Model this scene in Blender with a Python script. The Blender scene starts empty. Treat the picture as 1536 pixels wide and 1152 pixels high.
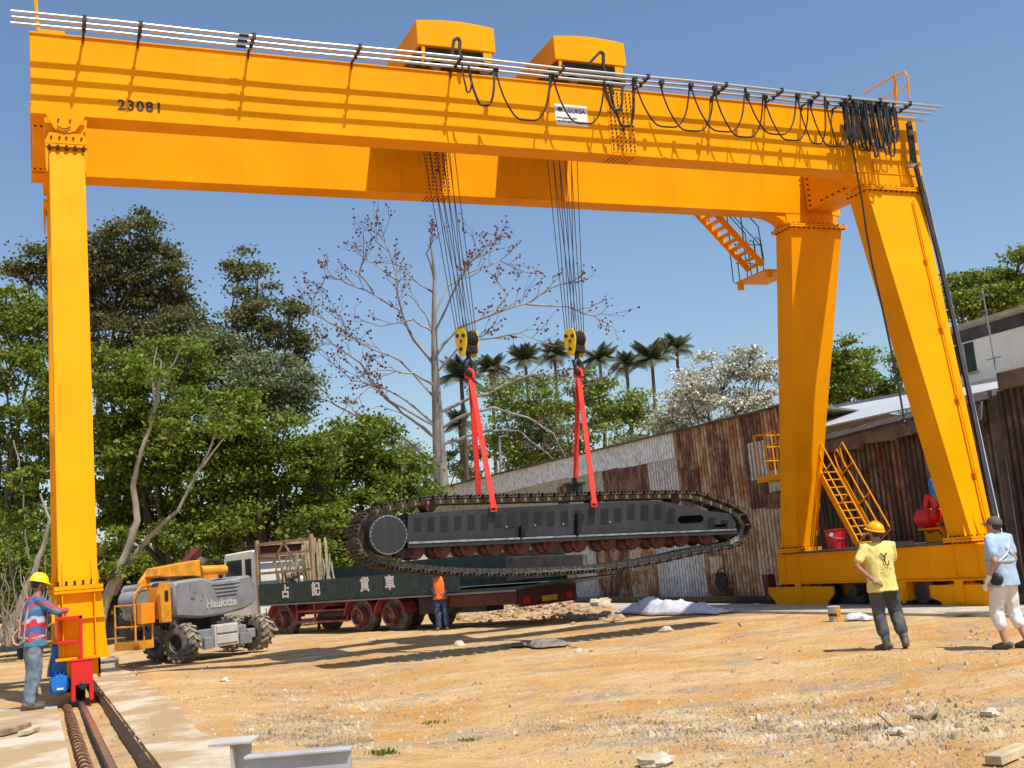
import bpy, bmesh, math, random
import numpy as np
from mathutils import Vector, Matrix, noise
SC = bpy.context.scene
COL = SC.collection
RN = random.Random(7)
# ------------------------------------------------------------------ camera, sky, sun, exposure
F, PITCH, ROLL, YAW, EYE = 1694.168, 0.153766, -0.084738, 0.409130, 1.65
fw = Vector((math.sin(YAW)*math.cos(PITCH), math.cos(YAW)*math.cos(PITCH), math.sin(PITCH)))
rt0 = Vector((math.cos(YAW), -math.sin(YAW), 0)); up0 = rt0.cross(fw)
RT = rt0*math.cos(ROLL)+up0*math.sin(ROLL); UP = -rt0*math.sin(ROLL)+up0*math.cos(ROLL)
camd = bpy.data.cameras.new('camera'); cam = bpy.data.objects.new('camera', camd); COL.objects.link(cam)
cam.matrix_world = Matrix(((RT.x, UP.x, -fw.x, 0), (RT.y, UP.y, -fw.y, 0), (RT.z, UP.z, -fw.z, EYE), (0, 0, 0, 1)))
camd.sensor_width = 36; camd.lens = F/1536*36; camd.clip_start = .1; camd.clip_end = 3000
SC.camera = cam
SUN_AZ = Vector((.31, -.95, 0)).normalized(); SUN_EL = math.radians(61)
w = bpy.data.worlds.new('World'); SC.world = w; w.use_nodes = True
nt = w.node_tree; bg = nt.nodes['Background']
sky = nt.nodes.new('ShaderNodeTexSky'); sky.sky_type = 'NISHITA'; sky.sun_disc = False
sky.sun_elevation = SUN_EL; sky.sun_rotation = math.atan2(SUN_AZ.x, SUN_AZ.y)
sky.air_density = 1.2; sky.dust_density = .8; sky.ozone_density = 4.5; sky.altitude = 0
nt.links.new(sky.outputs[0], bg.inputs[0]); bg.inputs[1].default_value = .12
sl = bpy.data.lights.new('sun', 'SUN'); sl.energy = 5.0; sl.angle = math.radians(.5); sl.color = (1, .955, .87)
so = bpy.data.objects.new('sun', sl); COL.objects.link(so)
sd = (SUN_AZ*math.cos(SUN_EL)+Vector((0, 0, math.sin(SUN_EL)))).normalized()
so.rotation_euler = (-sd).to_track_quat('-Z', 'Y').to_euler()
SC.view_settings.view_transform = 'Standard'; SC.view_settings.look = 'None'
SC.view_settings.exposure = 0.2; SC.view_settings.gamma = 1

# ------------------------------------------------------------------ helpers
V = Vector
def ray(x, y): return fw+RT*((x-768)/F)-UP*((y-576)/F)
O = V((0, 0, EYE))
def G(x, y, z=0):
    d = ray(x, y); return O+d*((z-EYE)/d.z)
def AX(x, y, X):
    d = ray(x, y); return O+d*(X/d.x)
def AY(x, y, Y):
    d = ray(x, y); return O+d*(Y/d.y)
def D(x, y, z): return O+ray(x, y)*z
def lerp(a, b, t): return a+(b-a)*t
def sstep(a, b, x):
    t = min(1, max(0, (x-a)/(b-a))); return t*t*(3-2*t)

class MB:
    """collects shapes given in world (or local) coordinates, linked as one mesh"""
    def __init__(s): s.v = []; s.f = []; s.m = []; s.mi = 0
    def add(s, vs, fs):
        o = len(s.v); s.v += [tuple(v) for v in vs]; s.f += [tuple(i+o for i in f) for f in fs]; s.m += [s.mi]*len(fs); return s
    def hexa(s, p): return s.add(p, [(0, 3, 2, 1), (4, 5, 6, 7), (0, 1, 5, 4), (1, 2, 6, 5), (2, 3, 7, 6), (3, 0, 4, 7)])
    def box(s, x0, x1, y0, y1, z0, z1):
        return s.hexa([(x0, y0, z0), (x1, y0, z0), (x1, y1, z0), (x0, y1, z0), (x0, y0, z1), (x1, y0, z1), (x1, y1, z1), (x0, y1, z1)])
    def beam(s, a, b, w, h, up=(0, 0, 1)):
        a, b, up = V(a), V(b), V(up); d = (b-a).normalized(); r = d.cross(up)
        if r.length < 1e-4: r = d.cross(V((0, 1, 0)))
        r.normalize(); u = r.cross(d); r = r*(w/2); u = u*(h/2)
        return s.hexa([a-r-u, a+r-u, b+r-u, b-r-u, a-r+u, a+r+u, b+r+u, b-r+u])
    def tube(s, pts, r, n=6, caps=True):
        pts = [V(p) for p in pts]; m = len(pts); rs = r if isinstance(r, (list, tuple)) else [r]*m
        o = len(s.v); prev = None
        for i, p in enumerate(pts):
            t = (pts[min(i+1, m-1)]-pts[max(i-1, 0)])
            if t.length < 1e-9: t = V((0, 0, 1))
            t.normalize()
            if prev is None:
                u = t.cross(V((0, 0, 1)));
                if u.length < .1: u = t.cross(V((1, 0, 0)))
            else: u = prev-t*prev.dot(t)
            if u.length < 1e-6: u = t.orthogonal()
            u.normalize(); prev = u; w_ = t.cross(u)
            for k in range(n):
                a = 2*math.pi*k/n; s.v.append(tuple(p+(u*math.cos(a)+w_*math.sin(a))*rs[i]))
        for i in range(m-1):
            for k in range(n):
                a = o+i*n+k; b = o+i*n+(k+1) % n; s.f.append((a, b, b+n, a+n)); s.m.append(s.mi)
        if caps:
            s.f.append(tuple(o+k for k in range(n))[::-1]); s.f.append(tuple(o+(m-1)*n+k for k in range(n))); s.m += [s.mi]*2
        return s
    def cyl(s, a, b, r, r2=None, n=16): return s.tube([a, b], [r, r if r2 is None else r2], n)
    def prism(s, poly, vec):
        vec = V(vec); n = len(poly); P = [V(p) for p in poly]
        return s.add(P+[p+vec for p in P], [tuple(range(n))[::-1], tuple(range(n, 2*n))]+[(i, (i+1) % n, n+(i+1) % n, n+i) for i in range(n)])
    def loft(s, rings, caps=True):
        n = len(rings[0]); o = len(s.v)
        for r in rings: s.v += [tuple(p) for p in r]
        for i in range(len(rings)-1):
            for k in range(n):
                a = o+i*n+k; b = o+i*n+(k+1) % n; s.f.append((a, b, b+n, a+n)); s.m.append(s.mi)
        if caps:
            s.f.append(tuple(o+k for k in range(n))[::-1]); s.f.append(tuple(o+(len(rings)-1)*n+k for k in range(n))); s.m += [s.mi]*2
        return s
    def lathe(s, c, axis, prof, n=20):
        c, ax = V(c), V(axis).normalized(); u = ax.orthogonal().normalized(); w_ = ax.cross(u)
        return s.loft([[c+ax*h+(u*math.cos(2*math.pi*k/n)+w_*math.sin(2*math.pi*k/n))*r for k in range(n)] for h, r in prof])
    def ball(s, c, r, n=8, m=6):
        c = V(c); r = (r, r, r) if not isinstance(r, (tuple, list)) else r
        return s.loft([[c+V((r[0]*math.cos(2*math.pi*k/n)*math.sin(t), r[1]*math.sin(2*math.pi*k/n)*math.sin(t), -r[2]*math.cos(t))) for k in range(n)]
                       for t in [max(.02, min(math.pi-.02, math.pi*j/m)) for j in range(m+1)]])
    def xf(s, M):
        s.v = [tuple(M @ V(v)) for v in s.v]; return s
    def mesh(s, name, mats, org=V((0, 0, 0)), smooth=0):
        me = bpy.data.meshes.new(name); me.from_pydata([(v[0]-org[0], v[1]-org[1], v[2]-org[2]) for v in s.v], [], s.f)
        for m in (mats if isinstance(mats, (list, tuple)) else [mats]): me.materials.append(m)
        if any(s.m): me.polygons.foreach_set('material_index', s.m)
        bm = bmesh.new(); bm.from_mesh(me); bmesh.ops.recalc_face_normals(bm, faces=bm.faces); bm.to_mesh(me); bm.free()
        if smooth:
            me.shade_smooth(); me.set_sharp_from_angle(angle=math.radians(smooth))
        me.update(); return me

def worg(o):
    r = V((0, 0, 0))
    while o is not None: r = r+o.location; o = o.parent
    return r
def link(name, me, parent=None, loc=None):
    o = bpy.data.objects.new(name, me); COL.objects.link(o); o.parent = parent
    if loc is not None: o.location = loc
    return o
def bev(o, w_=.01, seg=1):
    m = o.modifiers.new('bevel', 'BEVEL'); m.width = w_; m.segments = seg; m.limit_method = 'ANGLE'; m.angle_limit = math.radians(40); return o
def part(name, mb, mats, parent, smooth=0, bevel=0, label=None, world=True):
    o = link(name, mb.mesh(name, mats, worg(parent) if world else V((0, 0, 0)), smooth), parent)
    if bevel: bev(o, bevel)
    if label: o['label'] = label
    return o
def tag(o, label=None, cat=None, group=None, kind=None):
    if label: o['label'] = label
    if cat: o['category'] = cat
    if group: o['group'] = group
    if kind: o['kind'] = kind
    return o
def thing(name, label, cat, loc=(0, 0, 0), group=None):
    o = link(name, None, None, V(loc)); return tag(o, label, cat, group)
def solo(name, mb, mats, label, cat, group=None, smooth=0, bevel=0, loc=None, kind=None):
    org = V(loc) if loc is not None else (sum((V(v) for v in mb.v[:400]), V())/min(400, len(mb.v)))
    o = link(name, mb.mesh(name, mats, org, smooth), None, org)
    if bevel: bev(o, bevel)
    return tag(o, label, cat, group, kind)
def dup(root, parent=None, **kw):
    c = root.copy(); COL.objects.link(c); c.parent = parent
    for ch in list(root.children): dup(ch, c)
    for k, v in kw.items(): c[k] = v
    return c

# ------------------------------------------------------------------ materials
def newmat(name):
    m = bpy.data.materials.new(name); m.use_nodes = True; n = m.node_tree.nodes; return m, n, m.node_tree.links, n['Principled BSDF']
def mat(name, c, rough=.6, metal=0, var=0, vs=3., bump=0, bs=30., c2=None, spec=.5, coat=0, stretch=None, thr=(.35, .65)):
    m, n, L, b = newmat(name)
    b.inputs['Base Color'].default_value = (*c, 1); b.inputs['Roughness'].default_value = rough; b.inputs['Metallic'].default_value = metal
    b.inputs['Specular IOR Level'].default_value = spec; b.inputs['Coat Weight'].default_value = coat
    if var or c2 or bump:
        tc = n.new('ShaderNodeTexCoord'); mp = n.new('ShaderNodeMapping'); L.new(tc.outputs['Object'], mp.inputs[0])
        if stretch: mp.inputs['Scale'].default_value = stretch
    if var or c2:
        t = n.new('ShaderNodeTexNoise'); t.inputs['Scale'].default_value = vs; t.inputs['Detail'].default_value = 6; L.new(mp.outputs[0], t.inputs['Vector'])
        r = n.new('ShaderNodeValToRGB'); L.new(t.outputs['Fac'], r.inputs[0]); r.color_ramp.elements[0].position = thr[0]; r.color_ramp.elements[1].position = thr[1]
        if c2: a, d = c, c2
        else: a = tuple(x*(1-var) for x in c); d = tuple(min(1, x*(1+var)) for x in c)
        r.color_ramp.elements[0].color = (*a, 1); r.color_ramp.elements[1].color = (*d, 1)
        L.new(r.outputs[0], b.inputs['Base Color'])
    if bump:
        t = n.new('ShaderNodeTexNoise'); t.inputs['Scale'].default_value = bs; t.inputs['Detail'].default_value = 5; L.new(mp.outputs[0], t.inputs['Vector'])
        u = n.new('ShaderNodeBump'); u.inputs['Strength'].default_value = bump; u.inputs['Distance'].default_value = .02
        L.new(t.outputs['Fac'], u.inputs['Height']); L.new(u.outputs[0], b.inputs['Normal'])
    return m
M = {}
M['paint'] = mat('crane_paint', (.86, .332, .0), .5, 0, .07, .9, .05, 8, spec=.08)
M['paint_leg'] = M['paint']
M['steel'] = mat('bright_pipe', (.50, .51, .53), .38, .85, .05, 4)
M['bolt'] = mat('bolt_black', (.03, .018, .012), .5)
M['black'] = mat('black_rubber', (.016, .016, .017), .55, 0, .2, 5)
M['cable'] = mat('cable_black', (.013, .012, .012), .5)
M['wire'] = mat('wire_rope', (.09, .09, .09), .45, .6)
M['red'] = mat('red_paint', (.62, .012, .01), .4, 0, .08, 4)
M['dred'] = mat('truck_red', (.29, .026, .04), .6, 0, 0, 4, c2=(.42, .10, .12))
M['bred'] = mat('dark_red_paint', (.10, .016, .012), .5, 0, .3, 6)
M['blue'] = mat('motor_blue', (.01, .16, .55), .4, 0, .08, 4)
M['white'] = mat('white_paint', (.75, .75, .73), .5, 0, .06, 4)
M['hook_yellow'] = mat('hook_yellow', (.75, .52, .005), .4, 0, .1, 6)
M['sling'] = mat('red_webbing', (.75, .035, .02), .75, 0, .15, 14)
M['dark'] = mat('dark_steel', (.03, .03, .032), .5, .3, .2, 6)
M['track'] = mat('track_steel', (.018, .015, .013), .75, .1, 0, 4, .2, 30, c2=(.11, .082, .055))
M['trackdark'] = mat('track_link', (.12, .10, .08), .7, .1, 0, 5, c2=(.40, .36, .29))
M['frame'] = mat('crawler_frame', (.014, .016, .02), .42, .1, 0, 1.1, .1, 20, c2=(.027, .030, .036))
M['frame2'] = mat('crawler_patch', (.007, .008, .011), .45, .1, .2, 4)
M['frameedge'] = mat('worn_edge', (.28, .29, .31), .45, .5, .4, 8)
M['roller'] = mat('roller_red', (.10, .022, .014), .45, .1, .3, 9)
M['conc'] = mat('concrete', (.32, .29, .24), .9, 0, 0, 3, .4, 25, c2=(.52, .45, .33))
M['rail'] = mat('rail_steel', (.06, .045, .038), .5, .6, .4, 8)
M['railtop'] = mat('rail_head', (.42, .38, .35), .35, .9, .2, 8)
M['rubble'] = mat('rubble', (.26, .16, .08), .95, 0, 0, 2, .4, 20, c2=(.52, .38, .24))
M['void'] = mat('void', (.002, .002, .002), .9, spec=0)
M['rim'] = mat('dusty_rim', (.14, .03, .035), .7, 0, 0, 6, c2=(.24, .13, .11))
M['rust'] = mat('rust', (.1, .045, .022), .9, 0, 0, 10, .3, 30, c2=(.22, .11, .055))
M['grey'] = mat('grey_paint', (.22, .225, .235), .55, 0, .18, 2.5)
M['lgrey'] = mat('beam_primer', (.40, .39, .35), .6, 0, 0, 4, .1, 20, c2=(.52, .50, .44))
M['liftyel'] = mat('lift_yellow', (.7, .28, .015), .5, 0, .2, 5)
M['tyre'] = mat('tyre', (.07, .06, .05), .9, 0, 0, 6, .4, 30, c2=(.22, .19, .15))
M['tyrelug'] = mat('dusty_tread', (.17, .14, .10), .9, 0, 0, 8, .4, 30, c2=(.34, .28, .20))
M['green'] = mat('truck_green', (.022, .045, .043), .5, 0, .3, 4)
M['glass'] = mat('glass', (.03, .04, .045), .08, 0, spec=.8)
M['wood'] = mat('wood', (.33, .22, .12), .8, 0, .3, 6, .2, 40, stretch=(1, 1, .3))
M['palewood'] = mat('pale_wood', (.5, .4, .24), .8, 0, .25, 6, .2, 40)
M['plank'] = mat('weathered_plank', (.3, .22, .13), .85, 0, .3, 8)
M['skin'] = mat('skin', (.30, .155, .10), .55, 0, .12, 20)
M['skinl'] = mat('skin_light', (.45, .25, .17), .55, 0, .1, 20)
M['hair'] = mat('hair', (.02, .016, .013), .6)
M['helmet_y'] = mat('helmet_yellow', (.83, .66, .0), .3, spec=.6)
M['helmet_o'] = mat('helmet_orange', (.83, .40, .0), .3, spec=.6)
M['tee'] = mat('yellow_tee', (.72, .62, .20), .85, 0, .05, 6, .2, 60)
M['dtrouser'] = mat('dark_trousers', (.045, .048, .055), .9, 0, 0, 6, .3, 50, c2=(.10, .105, .115))
M['jeans'] = mat('jeans', (.09, .13, .18), .9, 0, 0, 8, .3, 60, c2=(.21, .26, .31))
M['jeansb'] = mat('blue_jeans', (.05, .085, .16), .9, 0, .3, 8)
M['boot'] = mat('boot', (.045, .04, .036), .7, 0, 0, 8, .2, 40, c2=(.14, .12, .09))
M['orange'] = mat('orange_vest', (1, .17, .015), .7, 0, .08, 8)
M['navy'] = mat('navy', (.02, .025, .04), .85)
M['lblue'] = mat('light_blue_shirt', (.34, .47, .62), .85, 0, .08, 8, .2, 60)
M['wtrouser'] = mat('white_trousers', (.72, .70, .66), .85, 0, .06, 8, .2, 60)
M['refl'] = mat('reflective_grey', (.42, .43, .44), .5)
M['cap'] = mat('grey_cap', (.10, .09, .075), .85)
M['strap'] = mat('harness', (.5, .3, .2), .8, 0, .2, 20)
M['plastic'] = mat('plastic_sheet', (.62, .62, .66), .25, 0, .1, 8, .3, 10)
M['tarp'] = mat('dirty_tarp', (.20, .17, .13), .8, 0, .3, 8)
M['rock'] = mat('rock', (.38, .29, .19), .9, 0, 0, 5, .6, 20, c2=(.62, .52, .40))
M['gravel'] = mat('gravel', (.24, .17, .10), .9, 0, 0, 2.2, .3, 20, c2=(.54, .44, .30))
M['fence'] = mat('fence_tarp', (.045, .05, .055), .8, 0, 0, 1.5, .2, 8, c2=(.10, .105, .11))
M['cream'] = mat('cream_render', (.84, .81, .70), .85, 0, .06, 1.5, .1, 20)
M['roofw'] = mat('pale_metal_roof', (.50, .52, .53), .5, .2, .08, 1.5)
M['brownconc'] = mat('weathered_beam', (.14, .11, .09), .9, 0, .3, 3, .3, 20)
M['walkway'] = mat('walkway_grey', (.10, .10, .10), .7, 0, .2, 6)
M['bin_red'] = mat('bucket_red', (.60, .012, .03), .4, 0, .06, 6)
M['bark'] = mat('pale_bark', (.20, .17, .13), .9, 0, 0, 2, .5, 12, c2=(.42, .38, .31), stretch=(1, 1, .3))
M['darkbark'] = mat('dark_bark', (.05, .04, .03), .9, 0, 0, 2, .5, 12, c2=(.13, .11, .085), stretch=(1, 1, .3))
M['cotton'] = mat('cotton_bark', (.17, .15, .13), .85, 0, 0, 2, .4, 10, c2=(.33, .30, .26), stretch=(1, 1, .4))
M['blossom'] = mat('red_bud', (.05, .015, .012), .7, 0, 0, 3, c2=(.20, .04, .028))

def weather(m, amt=.22, tint=(.30, .12, .02)):
    # faint vertical dirt runs and dull patches on painted plate
    n = m.node_tree.nodes; L = m.node_tree.links; b = n['Principled BSDF']; src = b.inputs['Base Color'].links[0].from_socket
    tc = n.new('ShaderNodeTexCoord'); mp = n.new('ShaderNodeMapping'); mp.inputs['Scale'].default_value = (5, 5, .5); L.new(tc.outputs['Object'], mp.inputs[0])
    t = n.new('ShaderNodeTexNoise'); t.inputs['Scale'].default_value = 1.6; t.inputs['Detail'].default_value = 8; t.inputs['Roughness'].default_value = .7; L.new(mp.outputs[0], t.inputs['Vector'])
    r = n.new('ShaderNodeValToRGB'); L.new(t.outputs['Fac'], r.inputs[0]); r.color_ramp.elements[0].position = .52; r.color_ramp.elements[1].position = .78; r.color_ramp.elements[0].color = (0, 0, 0, 1); r.color_ramp.elements[1].color = (amt, amt, amt, 1)
    x = n.new('ShaderNodeMix'); x.data_type = 'RGBA'; L.new(r.outputs[0], x.inputs[0]); L.new(src, x.inputs[6]); x.inputs[7].default_value = (*tint, 1); L.new(x.outputs[2], b.inputs['Base Color'])
    r2 = n.new('ShaderNodeMapRange'); L.new(t.outputs['Fac'], r2.inputs[0]); r2.inputs[3].default_value = .36; r2.inputs[4].default_value = .66; L.new(r2.outputs[0], b.inputs['Roughness'])
weather(M['paint']); weather(M['grey'], .5, (.09, .08, .07)); weather(M['liftyel'], .5, (.25, .12, .04)); weather(M['frame'], .35, (.10, .085, .07)); weather(M['green'], .35, (.12, .11, .09)); weather(M['cream'], .25, (.40, .37, .30)); weather(M['white'], .25, (.4, .37, .32))
def stripes(name, cols, scale, axis=2):
    m, n, L, b = newmat(name); b.inputs['Roughness'].default_value = .85
    tc = n.new('ShaderNodeTexCoord'); sp = n.new('ShaderNodeSeparateXYZ'); L.new(tc.outputs['Object'], sp.inputs[0])
    nz = n.new('ShaderNodeTexNoise'); nz.inputs['Scale'].default_value = 3.5; L.new(tc.outputs['Object'], nz.inputs['Vector'])
    a = n.new('ShaderNodeMath'); a.operation = 'MULTIPLY_ADD'; a.inputs[1].default_value = .42; L.new(nz.outputs['Fac'], a.inputs[0]); L.new(sp.outputs[axis], a.inputs[2])
    c = n.new('ShaderNodeMath'); c.operation = 'MULTIPLY'; c.inputs[1].default_value = scale; L.new(a.outputs[0], c.inputs[0])
    f = n.new('ShaderNodeMath'); f.operation = 'FRACT'; L.new(c.outputs[0], f.inputs[0])
    r = n.new('ShaderNodeValToRGB'); r.color_ramp.interpolation = 'CONSTANT'; L.new(f.outputs[0], r.inputs[0])
    e = r.color_ramp.elements
    while len(e) < len(cols): e.new(.5)
    for i, (p, cc) in enumerate(cols): e[i].position = p; e[i].color = (*cc, 1)
    L.new(r.outputs[0], b.inputs['Base Color']); return m
M['plaid'] = stripes('striped_shirt', [(0, (.05, .12, .32)), (.22, (.5, .03, .06)), (.4, (.42, .45, .5)), (.5, (.05, .13, .35)), (.66, (.06, .22, .3)), (.84, (.5, .05, .08))], 2.6)

def leafmat(name, c1, c2, c3, trans=.35):
    m, n, L, b = newmat(name); b.inputs['Roughness'].default_value = .55; b.inputs['Specular IOR Level'].default_value = .35
    g = n.new('ShaderNodeNewGeometry'); r = n.new('ShaderNodeValToRGB'); L.new(g.outputs['Random Per Island'], r.inputs[0])
    e = r.color_ramp.elements; e.new(.5); e[0].color = (*c1, 1); e[1].color = (*c2, 1); e[2].color = (*c3, 1); e[1].position = .5
    L.new(r.outputs[0], b.inputs['Base Color'])
    t = n.new('ShaderNodeBsdfTranslucent'); mx = n.new('ShaderNodeMixShader'); mx.inputs[0].default_value = trans
    L.new(r.outputs[0], t.inputs[0]); L.new(b.outputs[0], mx.inputs[1]); L.new(t.outputs[0], mx.inputs[2])
    L.new(mx.outputs[0], n['Material Output'].inputs[0]); return m
M['ficus'] = leafmat('ficus_leaf', (.06, .105, .010), (.15, .21, .020), (.32, .37, .05), .45)
M['olive'] = leafmat('olive_leaf', (.06, .075, .022), (.12, .13, .042), (.24, .22, .085), .4)
M['ygreen'] = leafmat('bright_leaf', (.10, .15, .02), (.19, .25, .035), (.30, .35, .06))
M['whitebl'] = leafmat('white_blossom', (.12, .14, .04), (.50, .49, .38), (.90, .88, .82), .15)
M['palmleaf'] = leafmat('palm_leaf', (.05, .07, .04), (.08, .10, .055), (.14, .16, .09), .25)  # distance haze is put into these lightened leaf colours
M['hazyleaf'] = leafmat('pale_leaf', (.12, .16, .06), (.19, .23, .10), (.27, .30, .15))
# ------------------------------------------------------------------ ground
def gz(x, y):
    h = .2*(1-sstep(1.6, 4.2, x))*(1-sstep(20, 27, y))
    h -= .005*max(0, y-24)*(1 if y < 60 else 0)+(.18 if y >= 60 else 0)
    h += .035*noise.noise(V((x*.33, y*.25, 1.7)))+.020*noise.noise(V((x*1.3, y*1.1, 4.2)))+.013*noise.noise(V((x*4.3, y*3.9, 9.1)))*(.4+1.2*max(0, noise.noise(V((x*.5, y*.6, 7)))+.2))
    # wheel ruts and low ridges that run across behind the rail
    h += .05*sstep(.25, .8, noise.noise(V((x*.16+3, y*.9, 2.2))))*sstep(17, 21, y)*(1-sstep(30, 36, y))
    if x > 14.4: h *= .3
    return h
def gmat():
    m, n, L, b = newmat('bare_earth'); b.inputs['Roughness'].default_value = .95; b.inputs['Specular IOR Level'].default_value = .15
    tc = n.new('ShaderNodeTexCoord')
    def nz(s, det=8, dist=0, st=None):
        v = tc.outputs['Object']
        if st: mp = n.new('ShaderNodeMapping'); mp.inputs['Scale'].default_value = st; L.new(v, mp.inputs[0]); v = mp.outputs[0]
        t = n.new('ShaderNodeTexNoise'); t.inputs['Scale'].default_value = s; t.inputs['Detail'].default_value = det; t.inputs['Distortion'].default_value = dist
        t.inputs['Roughness'].default_value = .62; L.new(v, t.inputs['Vector']); return t.outputs['Fac']
    def ramp(f, a, b_, c1, c2):
        r = n.new('ShaderNodeValToRGB'); L.new(f, r.inputs[0]); r.color_ramp.elements[0].position = a; r.color_ramp.elements[1].position = b_
        r.color_ramp.elements[0].color = (*c1, 1); r.color_ramp.elements[1].color = (*c2, 1); return r.outputs[0]
    def mix(f, a, b_):
        x = n.new('ShaderNodeMix'); x.data_type = 'RGBA'; L.new(f, x.inputs[0]); L.new(a, x.inputs[6]); L.new(b_, x.inputs[7]); return x.outputs[2]
    base = ramp(nz(.35, 8, 1.0), .36, .64, (.53, .285, .095), (.60, .385, .17))
    pale = ramp(nz(2.2, 8), .3, .7, (.56, .38, .18), (.66, .49, .28))
    grey = ramp(nz(5, 8), .3, .7, (.28, .20, .125), (.52, .41, .285))
    red = ramp(nz(3, 6), .35, .7, (.46, .20, .045), (.56, .29, .09))
    k = (0, 0, 0); o = (1, 1, 1)
    c = mix(ramp(nz(.55, 10, .3, (.8, 1.1, 1)), .47, .62, k, o), base, pale)
    c = mix(ramp(nz(.8, 10, .5, (.8, 1.2, 1)), .54, .66, k, (.8,)*3), c, red)
    c = mix(ramp(nz(1.0, 11, .4, (.8, 1.2, 1)), .53, .63, k, (.9,)*3), c, grey)
    speck = ramp(nz(38, 4), .64, .72, k, (.6,)*3)
    dk = n.new('ShaderNodeRGB'); dk.outputs[0].default_value = (.17, .115, .07, 1); c = mix(speck, c, dk.outputs[0])
    lt = n.new('ShaderNodeRGB'); lt.outputs[0].default_value = (.62, .52, .39, 1); c = mix(ramp(nz(26, 4, 0), .65, .72, k, (.45,)*3), c, lt.outputs[0])
    L.new(c, b.inputs['Base Color'])
    ad = n.new('ShaderNodeMath'); ad.operation = 'MULTIPLY_ADD'; ad.inputs[1].default_value = .5; L.new(nz(16, 10), ad.inputs[0]); L.new(nz(3.2, 8), ad.inputs[2])
    u = n.new('ShaderNodeBump'); u.inputs['Strength'].default_value = .9; u.inputs['Distance'].default_value = .13; L.new(ad.outputs[0], u.inputs['Height']); L.new(u.outputs[0], b.inputs['Normal'])
    return m
M['earth'] = gmat()
def axis_pts(lo, hi, step, far):
    p = list(np.arange(lo, hi, step)); s = step; a = lo; left = []
    while a > -far: s *= 1.25; a -= s; left.append(a)
    s = step; a = hi; right = []
    while a < far: s *= 1.25; right.append(a); a += s
    return left[::-1]+p+right
xs = axis_pts(-3, 20, .085, 600); ys = axis_pts(6, 36, .1, 900)
gv = [(x, y, gz(x, y)) for y in ys for x in xs]; nx = len(xs)
gf = [(j*nx+i, j*nx+i+1, (j+1)*nx+i+1, (j+1)*nx+i) for j in range(len(ys)-1) for i in range(nx-1)]
me = bpy.data.meshes.new('ground'); me.from_pydata(gv, [], gf); me.materials.append(M['earth']); me.shade_smooth()
tag(link('ground', me), kind='structure')
# concrete pads each side of the left rail trench
def pad(name, x0, x1, y0, y1, zt, zb):
    mb = MB(); ny = int((y1-y0)/.35); nx_ = max(2, int((x1-x0)/.3)); vs = []; fs = []
    for j in range(ny+1):
        for i in range(nx_+1):
            x = lerp(x0, x1, i/nx_); y = lerp(y0, y1, j/ny)
            if i == nx_: x += (.30*noise.noise(V((y*.45, 3.3, 0)))+.06*noise.noise(V((y*2.1, 1.3, 0))))*(1 if x0 > 0 else 0)
            vs.append((x, y, zt+.012*noise.noise(V((x*2, y*2, 0)))))
    k = len(vs); vs += [(v[0], v[1], zb) for v in vs]
    for j in range(ny):
        for i in range(nx_):
            a = j*(nx_+1)+i; fs.append((a, a+1, a+nx_+2, a+nx_+1))
    for j in range(ny):
        for i in (0, nx_):
            a = j*(nx_+1)+i; b = a+nx_+1; fs.append((a, b, b+k, a+k))
    for i in range(nx_):
        for j in (0, ny):
            a = j*(nx_+1)+i; fs.append((a, a+1, a+1+k, a+k))
    mb.add(vs, fs); return tag(link(name, mb.mesh(name, M['padc'])), kind='structure')
M['padc'] = mat('pad_concrete', (.43, .29, .145), .92, 0, 0, 1.2, .6, 26, c2=(.60, .515, .38), thr=(.44, .56))
weather(M['padc'], .6, (.26, .18, .10))
pad('concrete_pad', -1.0, .27, 2, 17.1, .245, 0); pad('concrete_pad', .93, 1.55, 2, 29, .235, 0)
mb = MB(); mb.box(15.0, 18.4, 3, 40, -.2, .05)
tag(link('rail_foundation', mb.mesh('rail_foundation', M['conc'])), kind='structure')

# ------------------------------------------------------------------ rails
r = thing('crane_rail', 'dark steel crane rail in the concrete trench, ending under the red buffer box', 'rail', (.56, 14, .1))
prof = [(-.06, .10), (.06, .10), (.06, .125), (.012, .14), (.012, .235), (.035, .245), (.035, .285), (-.035, .285), (-.035, .245), (-.012, .235), (-.012, .14), (-.06, .125)]
mb = MB(); mb.prism([(.56+a, 2, z) for a, z in prof], (0, 26, 0)); part('rail_bar', mb, M['rail'], r)
mb = MB(); mb.box(.534, .586, 2, 28, .2855, .29); part('worn_head', mb, M['railtop'], r)
mb = MB(); mb.box(.80, .815, 2, 24, .1, .27); mb.box(.815, .87, 2, 24, .255, .27); part('edge_angle', mb, M['rail'], r)
mb = MB()
for k in range(36): mb.box(.45, .67, 8+k*.6, 8.12+k*.6, .08, .099)
part('sleeper_plates', mb, M['rust'], r)
mb = MB(); pts = [(.385+.055*math.cos(t*.5), 8+t*.5/(2*math.pi)*.26, .21+.055*math.sin(t*.5)) for t in range(0, 430)]
mb.tube(pts, .013, 5); solo('rebar_coil', mb, M['rust'], 'rusty coiled reinforcing bar lying along the left side of the trench rail', 'rebar')
mb = MB(); mb.prism([(16.73+a, 3, z-.05) for a, z in prof], (0, 35, 0))
r = solo('crane_rail', mb, M['rail'], 'low dark crane rail under the wide leg beside the corrugated shed', 'rail')
r['group'] = 'crane rails'; bpy.data.objects['crane_rail']['group'] = 'crane rails'

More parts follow.
